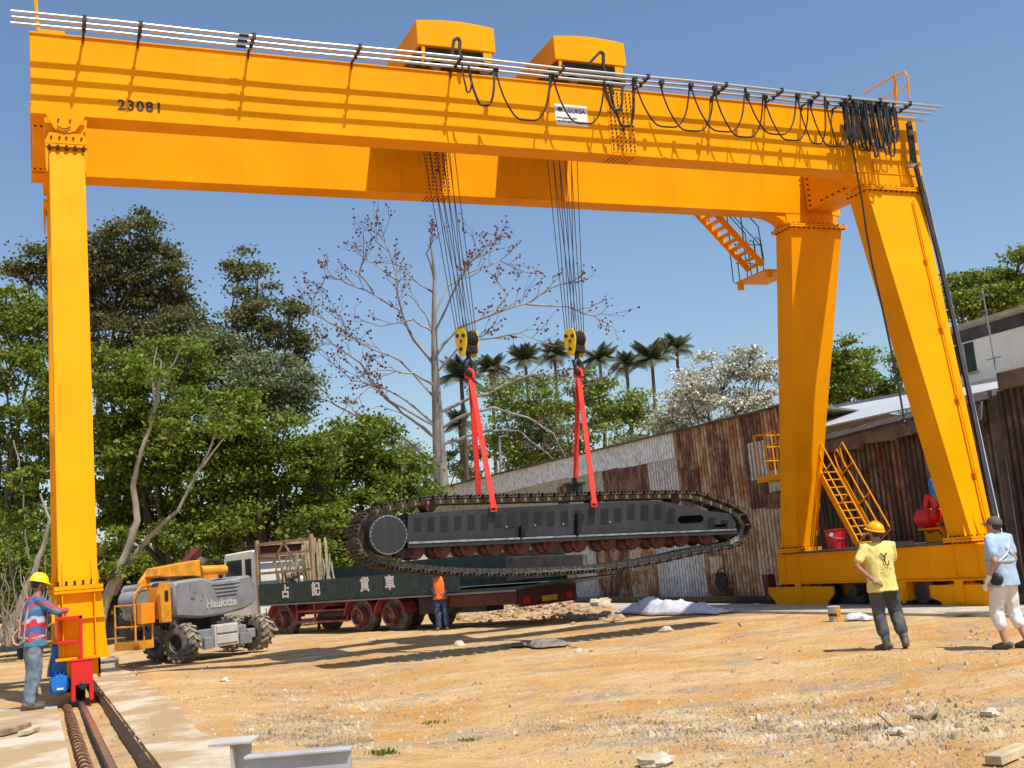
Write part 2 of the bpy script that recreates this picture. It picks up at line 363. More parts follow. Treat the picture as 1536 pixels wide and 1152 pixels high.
# ------------------------------------------------------------------ sheds on the right
def sheetmat(name, base, rust, amt, vs=1.6, rough=.6, pitch=.17, st=(1, 1.8, .9), dirt=(.30, .26, .23)):  # dirt: valley tone, real grime plus painted shade between the ribs
    m, n, L, b = newmat(name); b.inputs['Roughness'].default_value = rough
    tc = n.new('ShaderNodeTexCoord'); mp = n.new('ShaderNodeMapping'); mp.inputs['Scale'].default_value = st; L.new(tc.outputs['Object'], mp.inputs[0])
    oi = n.new('ShaderNodeObjectInfo'); ad = n.new('ShaderNodeVectorMath'); L.new(mp.outputs[0], ad.inputs[0])
    cx = n.new('ShaderNodeCombineXYZ'); mu = n.new('ShaderNodeMath'); mu.operation = 'MULTIPLY'; mu.inputs[1].default_value = 37; L.new(oi.outputs['Random'], mu.inputs[0]); L.new(mu.outputs[0], cx.inputs[0]); L.new(cx.outputs[0], ad.inputs[1])
    t = n.new('ShaderNodeTexNoise'); t.inputs['Scale'].default_value = vs; t.inputs['Detail'].default_value = 9; t.inputs['Roughness'].default_value = .7; L.new(ad.outputs[0], t.inputs['Vector'])
    r = n.new('ShaderNodeValToRGB'); L.new(t.outputs['Fac'], r.inputs[0]); e = r.color_ramp.elements
    e[0].position = amt-.07; e[1].position = amt+.09; e[0].color = (*rust, 1); e[1].color = (*base, 1)
    k = e.new(amt); k.color = (*[a*.75+c*.25+.015 for a, c in zip(rust, base)], 1)
    t2 = n.new('ShaderNodeTexNoise'); t2.inputs['Scale'].default_value = 7; t2.inputs['Detail'].default_value = 6; L.new(ad.outputs[0], t2.inputs['Vector'])
    r2 = n.new('ShaderNodeValToRGB'); L.new(t2.outputs['Fac'], r2.inputs[0]); r2.color_ramp.elements[0].position = .3; r2.color_ramp.elements[0].color = (.6, .56, .52, 1); r2.color_ramp.elements[1].position = .7; r2.color_ramp.elements[1].color = (1.15, 1.12, 1.08, 1)
    x = n.new('ShaderNodeMix'); x.data_type = 'RGBA'; x.blend_type = 'MULTIPLY'; x.inputs[0].default_value = 1; L.new(r.outputs[0], x.inputs[6]); L.new(r2.outputs[0], x.inputs[7])
    # rib light painted in: ridges brightened as if sunlit, valleys darkened beyond their dirt
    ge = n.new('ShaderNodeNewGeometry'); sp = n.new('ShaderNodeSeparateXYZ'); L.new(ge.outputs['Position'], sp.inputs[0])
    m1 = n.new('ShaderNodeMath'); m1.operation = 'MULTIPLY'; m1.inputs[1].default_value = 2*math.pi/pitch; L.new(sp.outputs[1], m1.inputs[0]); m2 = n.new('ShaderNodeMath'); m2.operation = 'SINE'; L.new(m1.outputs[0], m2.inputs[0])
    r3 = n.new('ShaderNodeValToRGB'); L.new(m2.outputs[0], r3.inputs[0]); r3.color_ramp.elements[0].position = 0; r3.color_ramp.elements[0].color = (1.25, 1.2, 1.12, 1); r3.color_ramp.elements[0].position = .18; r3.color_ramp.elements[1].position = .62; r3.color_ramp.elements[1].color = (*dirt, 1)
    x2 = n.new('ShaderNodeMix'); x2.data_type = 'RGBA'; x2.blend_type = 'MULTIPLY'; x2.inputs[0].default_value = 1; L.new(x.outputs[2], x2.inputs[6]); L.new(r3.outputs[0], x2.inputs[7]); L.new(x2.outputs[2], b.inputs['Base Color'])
    return m
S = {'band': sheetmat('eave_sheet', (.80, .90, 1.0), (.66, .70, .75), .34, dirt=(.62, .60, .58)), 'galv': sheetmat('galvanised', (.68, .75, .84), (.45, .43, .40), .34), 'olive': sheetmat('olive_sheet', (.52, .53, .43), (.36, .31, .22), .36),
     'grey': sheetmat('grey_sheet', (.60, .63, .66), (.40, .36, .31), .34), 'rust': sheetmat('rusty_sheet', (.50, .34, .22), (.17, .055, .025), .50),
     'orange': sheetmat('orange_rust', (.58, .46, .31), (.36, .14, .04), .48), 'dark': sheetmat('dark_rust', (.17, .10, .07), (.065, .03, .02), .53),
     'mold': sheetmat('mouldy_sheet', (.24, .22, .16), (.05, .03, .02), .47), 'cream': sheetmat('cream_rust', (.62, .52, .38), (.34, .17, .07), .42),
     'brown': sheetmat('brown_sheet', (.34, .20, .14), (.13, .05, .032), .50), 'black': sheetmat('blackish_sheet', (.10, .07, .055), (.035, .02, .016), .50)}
def corr(X, y0, y1, z0, z1, pitch=.17, amp=.035, tilt=0):
    mb = MB(); n = max(6, int((y1-y0)/pitch*6)); P = []
    for i in range(n+1):
        y = lerp(y0, y1, i/n); a = amp*math.sin(2*math.pi*y/pitch); P.append((X+a, y))
    o = [(p[0]+tilt*0, p[1], z0) for p in P]+[(p[0]+tilt, p[1], z1(p[1]) if callable(z1) else z1) for p in P]
    k = n+1
    o += [(x+.004, y, z) for x, y, z in o]
    f = [(i, i+1, i+1+k, i+k) for i in range(n)]+[(i+2*k+1, i+2*k, i+3*k, i+3*k+1) for i in range(n)]
    f += [(i, i+1, i+1+2*k, i+2*k) for i in range(n)]+[(i+k, i+1+k, i+1+3*k, i+3*k) for i in range(n)]+[(0, k, 3*k, 2*k), (n, n+k, n+3*k, n+2*k)]
    return mb.add(o, f)
XW = 18.6
shed = thing('corrugated_shed', 'long shed of patched grey and rusty corrugated sheets behind the truck', 'shed', (XW, 38, 0))
topA = AX(1165, 612, XW); topB = AX(640, 738, XW)
def ztop(y): return lerp(topA.z, topB.z, (y-topA.y)/(topB.y-topA.y))
rs = random.Random(3)
yy = 24.3; yend = topB.y
def pxof(y, z):
    d = V((XW, y, z))-O; zz = d.dot(fw); return 768+F*d.dot(RT)/zz
while yy < yend:
    wd = rs.uniform(.75, 1.0)*(1 if yy < 34 else 1.5); y1 = min(yend, yy+wd); x = pxof((yy+y1)/2, 3.4); xl = pxof((yy+y1)/2, 1.0)
    zt = ztop(yy); mid = 2.35+rs.uniform(-.06, .06)
    # light strip along the eave
    band = x < 1030
    if band:
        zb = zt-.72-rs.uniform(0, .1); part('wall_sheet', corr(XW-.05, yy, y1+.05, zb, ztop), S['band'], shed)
    if x < 905: um = 'olive'
    elif 985 < x < 1030: um = 'grey'
    elif x < 985: um = 'brown' if rs.random() < .6 else 'rust'
    else: um = rs.choice(['rust', 'brown', 'rust', 'orange', 'brown'])
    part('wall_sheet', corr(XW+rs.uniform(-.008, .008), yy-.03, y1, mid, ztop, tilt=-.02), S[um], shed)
    if xl < 905: lm = 'grey'
    elif xl < 950: lm = 'rust'
    elif xl < 985: lm = rs.choice(['orange', 'cream'])
    elif xl < 1040: lm = 'galv' if rs.random() < .6 else 'grey'
    else: lm = rs.choice(['orange', 'cream', 'orange', 'grey', 'rust'])
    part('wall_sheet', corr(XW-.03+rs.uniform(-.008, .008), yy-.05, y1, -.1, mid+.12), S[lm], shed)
    yy = y1
for k in range(16):
    y0 = rs.uniform(25, 40); z0 = rs.uniform(.3, 3.6); o = part('patch_sheet', corr(XW-.075, y0, y0+rs.uniform(.45, .95), z0, z0+rs.uniform(.35, 1.1)), S[rs.choice(['rust', 'orange', 'brown', 'grey', 'cream', 'olive'])], shed); o.rotation_euler = (rs.uniform(-.01, .01), 0, 0)
mb = MB(); n = 30
for i in range(n):
    a = lerp(24.2, yend, i/n); b = lerp(24.2, yend, (i+1)/n); j = rs.uniform(-.02, .02)
    mb.beam((XW-.06, a, ztop(a)+.03+j), (XW-.06, b, ztop(b)+.03+j), .26, .05)
part('roof_edge', mb, M['brownconc'], shed)
mb = MB(); mb.hexa([(XW+.04, 24.2, ztop(24.2)), (XW+9, 24.2, 3.9), (XW+9, yend, 3.9), (XW+.04, yend, ztop(yend)), (XW+.04, 24.2, ztop(24.2)+.03), (XW+9, 24.2, 3.93), (XW+9, yend, 3.93), (XW+.04, yend, ztop(yend)+.03)])
part('roof', mb, S['grey'], shed)
mb = MB(); mb.box(XW+.04, XW+9, yend-.1, yend-.02, 0, ztop(yend)); part('end_wall', mb, S['grey'], shed); mb = MB(); mb.box(XW+.04, XW+9, 24.2, 24.28, 0, 3.95); part('end_wall', mb, S['grey'], shed)
# dark shed at right
sh2 = thing('rusty_shed', 'dark brown rusty shed with a sagging eave behind the wide crane leg', 'shed', (XW, 19, 0))
e0, e1 = AX(1237, 654, XW-.3), AX(1372, 618, XW-.3)
def zt2(y): return lerp(e0.z, e1.z, (y-e0.y)/(e1.y-e0.y)) if y > e1.y else e1.z+.02*(e1.y-y)
yy = 17.7
while yy < 24.1:
    y1 = min(24.15, yy+rs.uniform(.62, .85))
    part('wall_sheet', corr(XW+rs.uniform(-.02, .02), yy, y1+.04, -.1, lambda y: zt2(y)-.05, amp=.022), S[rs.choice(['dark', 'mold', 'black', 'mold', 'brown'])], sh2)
    yy = y1
mb = MB(); yy = 17.6
while yy < 24.2:
    y1 = min(24.3, yy+.8); j = rs.uniform(-.03, .03)
    mb.hexa([(XW-.45, yy, zt2(yy)-.16+j), (XW+.4, yy, zt2(yy)+.12), (XW+.4, y1, zt2(y1)+.12), (XW-.45, y1, zt2(y1)-.16-j), (XW-.45, yy, zt2(yy)-.12+j), (XW+.4, yy, zt2(yy)+.16), (XW+.4, y1, zt2(y1)+.16), (XW-.45, y1, zt2(y1)-.12-j)])
    y_ = yy; yy = y1
part('sagging_eave', mb, S['black'], sh2)
mb = MB(); yy = 17.6
while yy < 24.2:
    y1 = min(24.3, yy+1.3); j = rs.uniform(-.05, .05); mb.hexa([(XW-.50, yy, zt2(yy)-.50+j), (XW-.46, yy, zt2(yy)-.50+j), (XW-.46, y1, zt2(y1)-.48-j), (XW-.50, y1, zt2(y1)-.48-j), (XW-.40, yy, zt2(yy)-.10), (XW-.36, yy, zt2(yy)-.10), (XW-.36, y1, zt2(y1)-.10), (XW-.40, y1, zt2(y1)-.10)]); yy = y1-.04
part('fascia_board', mb, M['brownconc'], sh2)
mb = MB(); mb.beam((XW-.3, 17.7, zt2(17.7)-.2), (XW-.3, 24.2, zt2(24.2)-.2), .06, .1)
for k in range(5): mb.beam((XW-.02, 18+k*1.5, .0), (XW-.02, 18+k*1.5, 4), .06, .06)
part('eave_timber', mb, M['brownconc'], sh2)
mb = MB(); a, b = AX(1238, 603, 25.5), AX(1375, 598, 25.5)
mb.hexa([(XW+.4, 17.6, 4.35), (25.5, b.y-4, b.z), (25.5, a.y+8, a.z), (XW+.4, 29, 4.35), (XW+.4, 17.6, 4.39), (25.5, b.y-4, b.z+.04), (25.5, a.y+8, a.z+.04), (XW+.4, 29, 4.39)])
part('pale_roof', mb, M['roofw'], sh2)
mb = MB(); mb.beam((25.5, b.y-4, b.z+.06), (25.5, a.y+8, a.z+.06), .25, .12); part('ridge_cap', mb, M['grey'], sh2)
# ribbed shed under the house
sh3 = thing('ribbed_shed', 'dark ribbed shed wall with a brown beam on top under the cream house', 'shed', (XW, 14, 0))
yy = 8.
while yy < 17.45:
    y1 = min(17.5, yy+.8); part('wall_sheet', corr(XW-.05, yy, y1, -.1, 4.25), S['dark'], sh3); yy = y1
mb = MB(); mb.box(XW-.22, XW+.2, 8, 17.3, 4.25, 4.62); part('top_beam', mb, M['brownconc'], sh3, bevel=.02)
mb = MB(); mb.box(XW-.16, XW-.02, 17.52, 17.64, 0, 4.3); part('corner_post', mb, M['brownconc'], sh3)
# white house above
hx = 23.5
hs = thing('cream_house', 'cream rendered upper storey with a dark band and flat roof at the right', 'house', (hx, 16, 0))
ta, tb = AX(1432, 492, hx), AX(1536, 461, hx); ba, bb = AX(1455, 610, hx), AX(1536, 575, hx)
y0h, y1h = 12., ta.y+.6; zt_ = ta.z
mb = MB(); mb.box(hx, hx+8, y0h, y1h, 0, zt_-.45); part('wall', mb, M['cream'], hs, bevel=.02)
mb = MB(); mb.box(hx+.1, hx+7.9, y0h+.1, y1h-.05, zt_-.449, zt_-.1); part('dark_band', mb, M['fence'], hs)
mb = MB(); mb.box(hx-.3, hx+8.3, y0h-.3, y1h+.3, zt_-.1, zt_); part('roof_slab', mb, M['conc'], hs)
q = AX(1449, 535, hx)
mb = MB(); mb.box(hx-.03, hx+.05, q.y-.32, q.y+.35, q.z-.45, q.z+.35); wn = part('window', mb, M['glass'], hs)
mb = MB(); mb.box(hx-.06, hx-.031, q.y-.38, q.y+.4, q.z-.52, q.z-.45); mb.box(hx-.05, hx-.031, q.y-.02, q.y+.02, q.z-.45, q.z+.35); part('frame', mb, M['conc'], wn)
mb = MB(); mb.box(hx-.05, hx+.0, y0h, y1h, q.z-.75, q.z-.69); part('string_course', mb, M['cream'], hs)
a = AX(1473, 432, 22.6); b = AX(1494, 556, 22.6)
mb = MB(); mb.cyl(b, a, .025, .018, 6)
for k, (l, t) in enumerate(((.9, .12), (.7, .3), (.5, .5))): mb.cyl(lerp(a, b, t)+V((-.2, -l*.5, 0)), lerp(a, b, t)+V((.2, l*.5, .12)), .012, n=5)
mb.cyl(lerp(b, a, .15)-V((0, .25, 0)), lerp(b, a, .15)+V((0, .25, 0)), .02, n=5)
m_ = (0, 1, 0)
solo('antenna_pole', mb, M['grey'], 'thin metal aerial pole standing in front of the cream house', 'aerial')
# fence and white roof at left
fe = thing('site_fence', 'dark sheeted fence with black rails behind the boom lift', 'fence', tuple(G(240, 955, -.1)))
P0, P1 = G(60, 962, -.12), G(360, 948, -.12); P0.z = P1.z = -.15
d = (P1-P0)
for k in range(7):
    a = P0+d*(k/7); b = P0+d*((k+1)/7)
    mb = MB(); mb.beam(a+V((0, 0, 1.12)), b+V((0, 0, 1.12)), .03, 2.15); part('fence_panel', mb, M['fence'], fe)
    mb = MB(); mb.beam(a+V((0, -.06, 0)), a+V((0, -.06, 2.3)), .08, .08); part('post', mb, M['dark'], fe)
mb = MB()
for z in (.75, 1.45, 2.15): mb.beam(P0+V((0, -.05, z)), P1+V((0, -.05, z)), .05, .05)
part('rail', mb, M['dark'], fe)
wr = thing('white_roof_shed', 'low building with a white roof glimpsed through the trees behind the fence', 'shed', tuple(D(250, 900, 50)))
a, b = D(175, 853, 52), D(345, 838, 52)
mb = MB(); n_ = (b-a).cross(V((0, 0, 1))).normalized()
if n_.dot(fw) < 0: n_ = -n_
mb.hexa([a, b, b+n_*3+V((0, 0, .9)), a+n_*3+V((0, 0, .9)), a+V((0, 0, .06)), b+V((0, 0, .06)), b+n_*3+V((0, 0, .96)), a+n_*3+V((0, 0, .96))]); part('roof', mb, M['white'], wr)
mb = MB(); a2, b2 = a.copy(), b.copy(); a2.z = b2.z = -.2; h = n_*.2
mb.hexa([a2+h, b2+h, b2+n_*2.8, a2+n_*2.8, a+h-V((0, 0, .03)), b+h-V((0, 0, .03)), b+n_*2.8, a+n_*2.8]); part('wall', mb, M['fence'], wr)
# ------------------------------------------------------------------ gantry crane
XL, XR, YN, YF, ZT, ZB, GW = .10, 17.94, 18.03, 20.785, 10.435, 9.123, .468
cr = thing('gantry_crane', 'huge yellow orange gantry crane spanning the yard on four legs', 'gantry crane', (9, 19.6, 0))
P = M['paint']
TXT = {}
def textmesh(s, size, ext=.004, bold=0, sx=1):
    cu = bpy.data.curves.new('t', 'FONT'); cu.body = s; cu.size = size; cu.extrude = ext; cu.offset = bold; cu.align_x = 'CENTER'; cu.align_y = 'CENTER'; cu.resolution_u = 4; cu.space_character = sx
    ob = bpy.data.objects.new('t', cu); COL.objects.link(ob); dg = bpy.context.evaluated_depsgraph_get(); dg.update()
    me = bpy.data.meshes.new_from_object(ob.evaluated_get(dg)); bpy.data.objects.remove(ob)
    vs = [tuple(v.co) for v in me.vertices]; fs = [tuple(p.vertices) for p in me.polygons]; bpy.data.meshes.remove(me); return vs, fs
def lettering(mb, s, size, c, xdir, ydir, bold=0, ext=.004, sx=1, wide=1):
    vs, fs = textmesh(s, size, ext, bold, sx); c, xd, yd = V(c), V(xdir).normalized(), V(ydir).normalized(); nd = xd.cross(yd)
    return mb.add([c+xd*v[0]*wide+yd*v[1]+nd*v[2] for v in vs], fs)

def girder(y0, splice):
    mb = MB(); mb.box(XL, XR, y0+.02, y0+GW-.02, ZB, ZT); g = part('girder', mb, P, cr, bevel=.004)
    mb = MB(); mb.box(XL-.005, XR+.005, y0-.005, y0+GW+.005, ZB-.022, ZB-.001); mb.box(XL-.005, XR+.005, y0-.005, y0+GW+.005, ZT+.001, ZT+.022); part('flange_plate', mb, P, g)
    mb = MB(); mb.box(XL+.05, XR-.05, y0+GW/2-.03, y0+GW/2+.03, ZT+.023, ZT+.10); part('trolley_rail', mb, M['rail'], g)
    mb = MB()
    for x in (2.6, 5.05, 7.2 if y0 < 19 else 5.9, 13.3, 15.75): mb.box(x-.004, x+.004, y0+.016, y0+.0199, ZB+.002, ZT-.002)
    for x in (3.9, 9.0, 14.3): mb.box(x-.003, x+.003, y0+.03, y0+GW-.03, ZB-.0245, ZB-.0225)
    part('weld_seam', mb, P, g)
    x0, x1 = splice; mb = MB(); mb.box(x0, x1, y0+.008, y0+.0195, ZB+.03, ZT-.03); mb.box(x0-.04, x1+.02, y0+.03, y0+GW-.03, ZB-.032, ZB-.0225)
    sp = part('splice_plate', mb, P, g)
    mb = MB(); nz = 15
    for i in range(6):
        x = lerp(x0+.05, x1-.05, i/5)
        for j in range(nz):
            z = lerp(ZB+.09, ZT-.08, j/(nz-1))
            if (i == 3) and j in (5, 10): mb.cyl((x-.03, y0-.001, z), (x-.03, y0+.0075, z), .042, n=10); continue
            mb.cyl((x, y0-.012, z), (x, y0+.0075, z), .017, n=6)
        for j in range(6):
            y = lerp(y0+.07, y0+GW-.07, j/5); mb.cyl((x-.02, y, ZB-.045), (x-.02, y, ZB-.0325), .015, n=6)
    part('bolts', mb, M['bolt'], sp)['kind'] = 'stuff'
    return g
g1 = girder(YN, (10.30, 10.86)); g2 = girder(YF, (7.50, 8.03))
# serial number and sign on the near girder
mb = MB(); lettering(mb, '23081', .235, (1.725, YN+.014, 9.345), (1, 0, 0), (0, 0, 1), .007, .003, 1.22); part('serial_number', mb, M['bolt'], g1)
mb = MB(); mb.box(9.165, 9.85, YN+.006, YN+.0185, 9.62, 10.03); sb = part('sign_board', mb, M['white'], g1)
M['print'] = mat('print_dark', (.05, .045, .05), .6); M['printblue'] = mat('print_violet', (.09, .07, .22), .6)
mb = MB(); c = V((9.275, YN+.004, 9.93)); ns = 14
mb.prism([c+V((math.copysign(abs(math.cos(2*math.pi*k/ns))**1.3, math.cos(2*math.pi*k/ns))*.062, 0, math.copysign(abs(math.sin(2*math.pi*k/ns))**1.3, math.sin(2*math.pi*k/ns))*.042)) for k in range(ns)], (0, .0015, 0))
lettering(mb, 'www.guansa.com', .062, (9.40, YN+.004, 9.765), (1, 0, 0), (0, 0, 1), .002, .001)
lettering(mb, 'TEL 0751-8836', .05, (9.36, YN+.004, 9.685), (1, 0, 0), (0, 0, 1), .001, .001)
part('small_print', mb, M['print'], sb)
mb = MB(); lettering(mb, 'GUKSA', .115, (9.62, YN+.004, 9.905), (1, 0, 0), (0, 0, 1), .004, .001)
for k in range(5): mb.ball((9.47+.075*k, YN+.004, 9.985-.002*k), (.01, .002, .008), 6, 4)
part('logo_letters', mb, M['printblue'], sb)
# end ties between the girders
mb = MB(); mb.box(XL+.02, .62, YN+GW+.01, YF-.01, ZB+.02, ZT-.1)
for y in (18.75, 20.5):
    pass
t1 = part('end_tie', mb, P, cr, bevel=.004)
mb = MB()
for y in (18.62, 20.6):
    for k in range(5): mb.cyl((.16+.09*k, y, ZB-.004), (.16+.09*k, y, ZB+.019), .02, n=6)
part('bolts', mb, M['bolt'], t1)
mb = MB(); mb.box(16.95, 17.72, YN+GW+.01, YF-.01, ZB+.05, ZT-.15)
n = 8; prof = [(YN+GW+.011, ZB+.049)]+[(lerp(YN+GW+.1, YF-.1, k/n), ZB+.049-.36*math.sin(math.pi*min(1, max(0, (k/n)*1)))**.5*.0) for k in range(n+1)]
t2 = part('end_tie', mb, P, cr, bevel=.004)
mb = MB()
for k in range(9): mb.cyl((16.90, 20.62, ZB+.12+k*.13), (16.949, 20.62, ZB+.12+k*.13), .02, n=6)
for k in range(5): mb.cyl((16.90, 20.2-.2*k, ZB+.12), (16.949, 20.2-.2*k, ZB+.12), .02, n=6)
part('bolts', mb, M['bolt'], t2)

# wide legs at the right
def bolts_row(mb, a, b, n, ax, r=.02, l=.05):
    for k in range(n):
        p = lerp(V(a), V(b), k/(n-1)); mb.cyl(p-V(ax)*l, p+V(ax)*l, r, n=6)
def leg_wide(sgn):
    Y = lambda y: y if sgn < 0 else 39.283-y       # mirror about the middle of the girders
    def ring(z, x0, x1, ya, yb): return [(x0, Y(ya), z), (x1, Y(ya), z), (x1, Y(yb), z), (x0, Y(yb), z)]
    zt, zb = 8.72, 1.36
    mb = MB(); mb.loft([ring(zb, 16.44, 17.02, 16.63, 17.22), ring(zt, 16.34, 17.80, 18.03, 18.62)])
    leg = part('leg', mb, P, cr, bevel=.004)
    mb = MB(); mb.loft([ring(zt+.001, 16.26, 17.90, 17.95, 18.70), ring(zt+.035, 16.26, 17.90, 17.95, 18.70)]); mb.loft([ring(zt+.045, 16.26, 17.90, 17.95, 18.70), ring(zt+.08, 16.26, 17.90, 17.95, 18.70)])
    fl = part('flange', mb, P, leg)
    yb_ = Y(17.985) if sgn < 0 else Y(18.665)
    mb = MB(); bolts_row(mb, (16.38, yb_, zt+.04), (17.82, yb_, zt+.04), 11, (0, 0, 1), .022, .07); bolts_row(mb, (16.295, Y(18.08), zt+.04), (16.295, Y(18.6), zt+.04), 5, (0, 0, 1), .022, .07)
    part('bolts', mb, M['bolt'], fl)
    mb = MB(); mb.loft([ring(zt+.081, 16.34, 17.80, 18.04, 18.49), ring(ZB-.023, 16.34, 17.80, 18.04, 18.49)])
    for x in (16.6, 17.3): mb.beam((x, Y(18.025), zt+.10), (x, Y(18.025), ZB+.25), .015, .03, (0, 1, 0))
    # curved haunch into the girder
    pr = [(16.339, ZB-.023), (15.55, ZB-.023)]+[(15.55+.789*math.sin(a), ZB-.023-.32*(1-math.cos(a))) for a in [math.pi/2*k/7 for k in range(1, 8)]]
    pr = [(x, z) for x, z in pr]; mb.prism([(x, Y(18.06), z) for x, z in pr], (0, Y(18.46)-Y(18.06), 0))
    part('haunch', mb, P, leg)
    mb = MB(); mb.loft([ring(zb-.04, 16.36, 17.10, 16.55, 17.30), ring(zb-.001, 16.36, 17.10, 16.55, 17.30)]); mb.loft([ring(zb-.09, 16.36, 17.10, 16.55, 17.30), ring(zb-.05, 16.36, 17.10, 16.55, 17.30)]); fl = part('flange', mb, P, leg)
    yb_ = Y(16.585) if sgn < 0 else Y(17.262)
    mb = MB(); bolts_row(mb, (16.42, yb_, zb-.045), (17.05, yb_, zb-.045), 7, (0, 0, 1), .018, .075); bolts_row(mb, (16.395, Y(16.66), zb-.045), (16.395, Y(17.24), zb-.045), 6, (0, 0, 1), .018, .075); part('bolts', mb, M['bolt'], fl)
    for x in (16.60, 16.86): mb = MB(); mb.prism([(x, Y(16.629), 1.37), (x, Y(16.57), 1.37), (x, Y(16.70), 1.75)], (.014, 0, 0)); part('gusset', mb, P, leg)
    mb = MB(); mb.prism([(16.43, Y(16.72), 1.37), (16.37, Y(16.72), 1.37), (16.432, Y(16.80), 1.75)], (0, (.014 if sgn < 0 else -.014), 0))
    part('gusset', mb, P, leg)
    return leg
ln = leg_wide(-1); lf = leg_wide(1)
mb = MB(); mb.box(16.50, 16.98, 16.30, 22.98, .56, 1.20); mb.box(16.44, 17.04, 16.26, 23.02, .53, .559); mb.box(16.44, 17.04, 16.5, 22.8, 1.201, 1.225)
for y in (16.62, 17.2, 22.1, 22.65): mb.box(16.475, 16.4995, y-.008, y+.008, .62, 1.19)
mb.box(16.50, 16.98, 16.6, 17.26, 1.226, 1.27); mb.box(16.50, 16.98, 22.02, 22.68, 1.226, 1.27)
sill = part('sill_beam', mb, P, cr, bevel=.004)
mb = MB(); mb.box(16.45, 17.9, 17.35, 22.0, 1.235, 1.275); part('walkway', mb, M['walkway'], sill)
mb = MB(); mb.beam((16.43, 18.2, 1.30), (16.43, 19.6, 1.30), .03, .10); part('toe_board', mb, M['walkway'], sill)
# bogies under it
def bogie(y0, y1, s):
    c = (y0+y1)/2
    mb = MB(); pr = [(y0, .43), (y0, .26), (y0+.22, .10), (y0+.28, -.0), (y1-.28, 0), (y1-.22, .10), (y1, .26), (y1, .43)] if s else [(y0, .42), (y0, .0), (y1-.3, 0), (y1-.25, .1), (y1, .18), (y1, .42)]
    mb.prism([(16.46, y, z+.03) for y, z in pr], (.05, 0, 0)); mb.prism([(16.97, y, z+.03) for y, z in pr], (.05, 0, 0)); mb.box(16.51, 16.97, y0+.5, y1-.5, .36, .47); mb.box(16.6, 16.88, c-.2, c+.2, .471, .529)
    b = part('bogie', mb, P, cr, bevel=.003)
    for y in (y0+.42, y1-.42):
        mb = MB(); mb.lathe((16.66, y, .30), (1, 0, 0), [(0, .02), (0, .27), (.03, .27), (.031, .235), (.12, .235), (.121, .27), (.15, .27), (.15, .02)], 20); part('wheel', mb, M['dark'], b, smooth=35)
    mb = MB(); mb.box(16.42, 16.4595, c-.1, c+.1, .12, .56); part('bracket', mb, P, b)
    return b
bogie(16.30, 17.95, 0); bogie(20.95, 23.4, 1)
mb = MB(); mb.box(16.46, 16.98, 18.62, 18.92, .15, .528); mb.box(16.40, 16.459, 18.66, 18.70, .10, .40); mb.box(16.40, 16.459, 18.84, 18.88, .10, .40); part('rail_clamp', mb, P, cr)
mb = MB(); mb.lathe((16.62, 18.32, .32), (1, 0, 0), [(0, .02), (0, .24), (.3, .24), (.3, .02)], 18); part('wheel', mb, M['dark'], cr, smooth=35)
mb = MB(); mb.box(16.56, 16.9, 20.05, 20.35, .10, .52); mb.cyl((16.4, 20.2, .36), (16.9, 20.2, .36), .12, n=12); part('drive_motor', mb, M['dark'], cr, smooth=35)
for y, l in ((18.0, .5), (23.55, .62)):
    mb = MB(); mb.prism([(16.55, y-.10, .15), (16.55, y+.12, .15), (16.55, y+.22, .15+l), (16.55, y-.04, .15+l)], (.22, 0, 0)); part('gearbox', mb, M['bred'], cr, bevel=.01)
# conduit and cables on the near wide leg
def lp(t, x0, x1, fy=0.0):     # point on the front face of the near leg, t 0 bottom .. 1 top
    z = lerp(1.36, 8.72, t); return V((lerp(x0, x1, t), lerp(16.63, 18.03, t)-fy, z))
mb = MB(); mb.tube([AY(1362, 185, 17.9), AY(1368, 228, 17.88), AY(1384, 290, 17.9), AY(1408, 385, 17.72), AY(1430, 480, 17.5), AY(1460, 620, 17.1), AY(1491, 772, 16.66), AY(1500, 800, 16.6)], .055, 6)
part('cable_duct', mb, M['dark'], ln)
mb = MB(); mb.tube([AY(1384, 262, 17.9), AY(1412, 388, 17.72), AY(1465, 625, 17.1), AY(1497, 772, 16.66), AY(1506, 815, 16.5)], .02, 6); part('conduit', mb, M['steel'], ln)
mb = MB(); a, b = AY(1370, 300, 17.93), AY(1480, 780, 16.6)
mb.tube([lerp(a, b, t) for t in (0, .2, .4, .6, .8, 1)], .022, 5)
for t in (.2, .42, .64, .86): mb.box(*(lambda p: (p.x-.05, p.x+.05, p.y-.03, p.y+.03, p.z-.04, p.z+.04))(lerp(a, b, t)))
part('conduit', mb, P, ln)
mb = MB()
for dx in (0, .05, .10, .15): mb.tube([AY(1362+dx*30, 182, 17.84), AY(1364+dx*40, 205, 17.8), AY(1366+dx*60, 245, 17.83), AY(1361+dx*60, 251, 17.83)], .018, 5)
part('cable_drop', mb, M['cable'], cr)
mb = MB(); mb.tube([AY(x, y, 17.75) for x, y in ((1271, 175), (1278, 215), (1286, 262), (1293, 300), (1300, 350), (1308, 395), (1322, 455), (1338, 530), (1350, 592), (1356, 628), (1362, 640))], .022, 5); mb.ball(AY(1357, 633, 17.75), (.05, .04, .04), 8, 5)
part('hanging_cable', mb, M['cable'], cr)
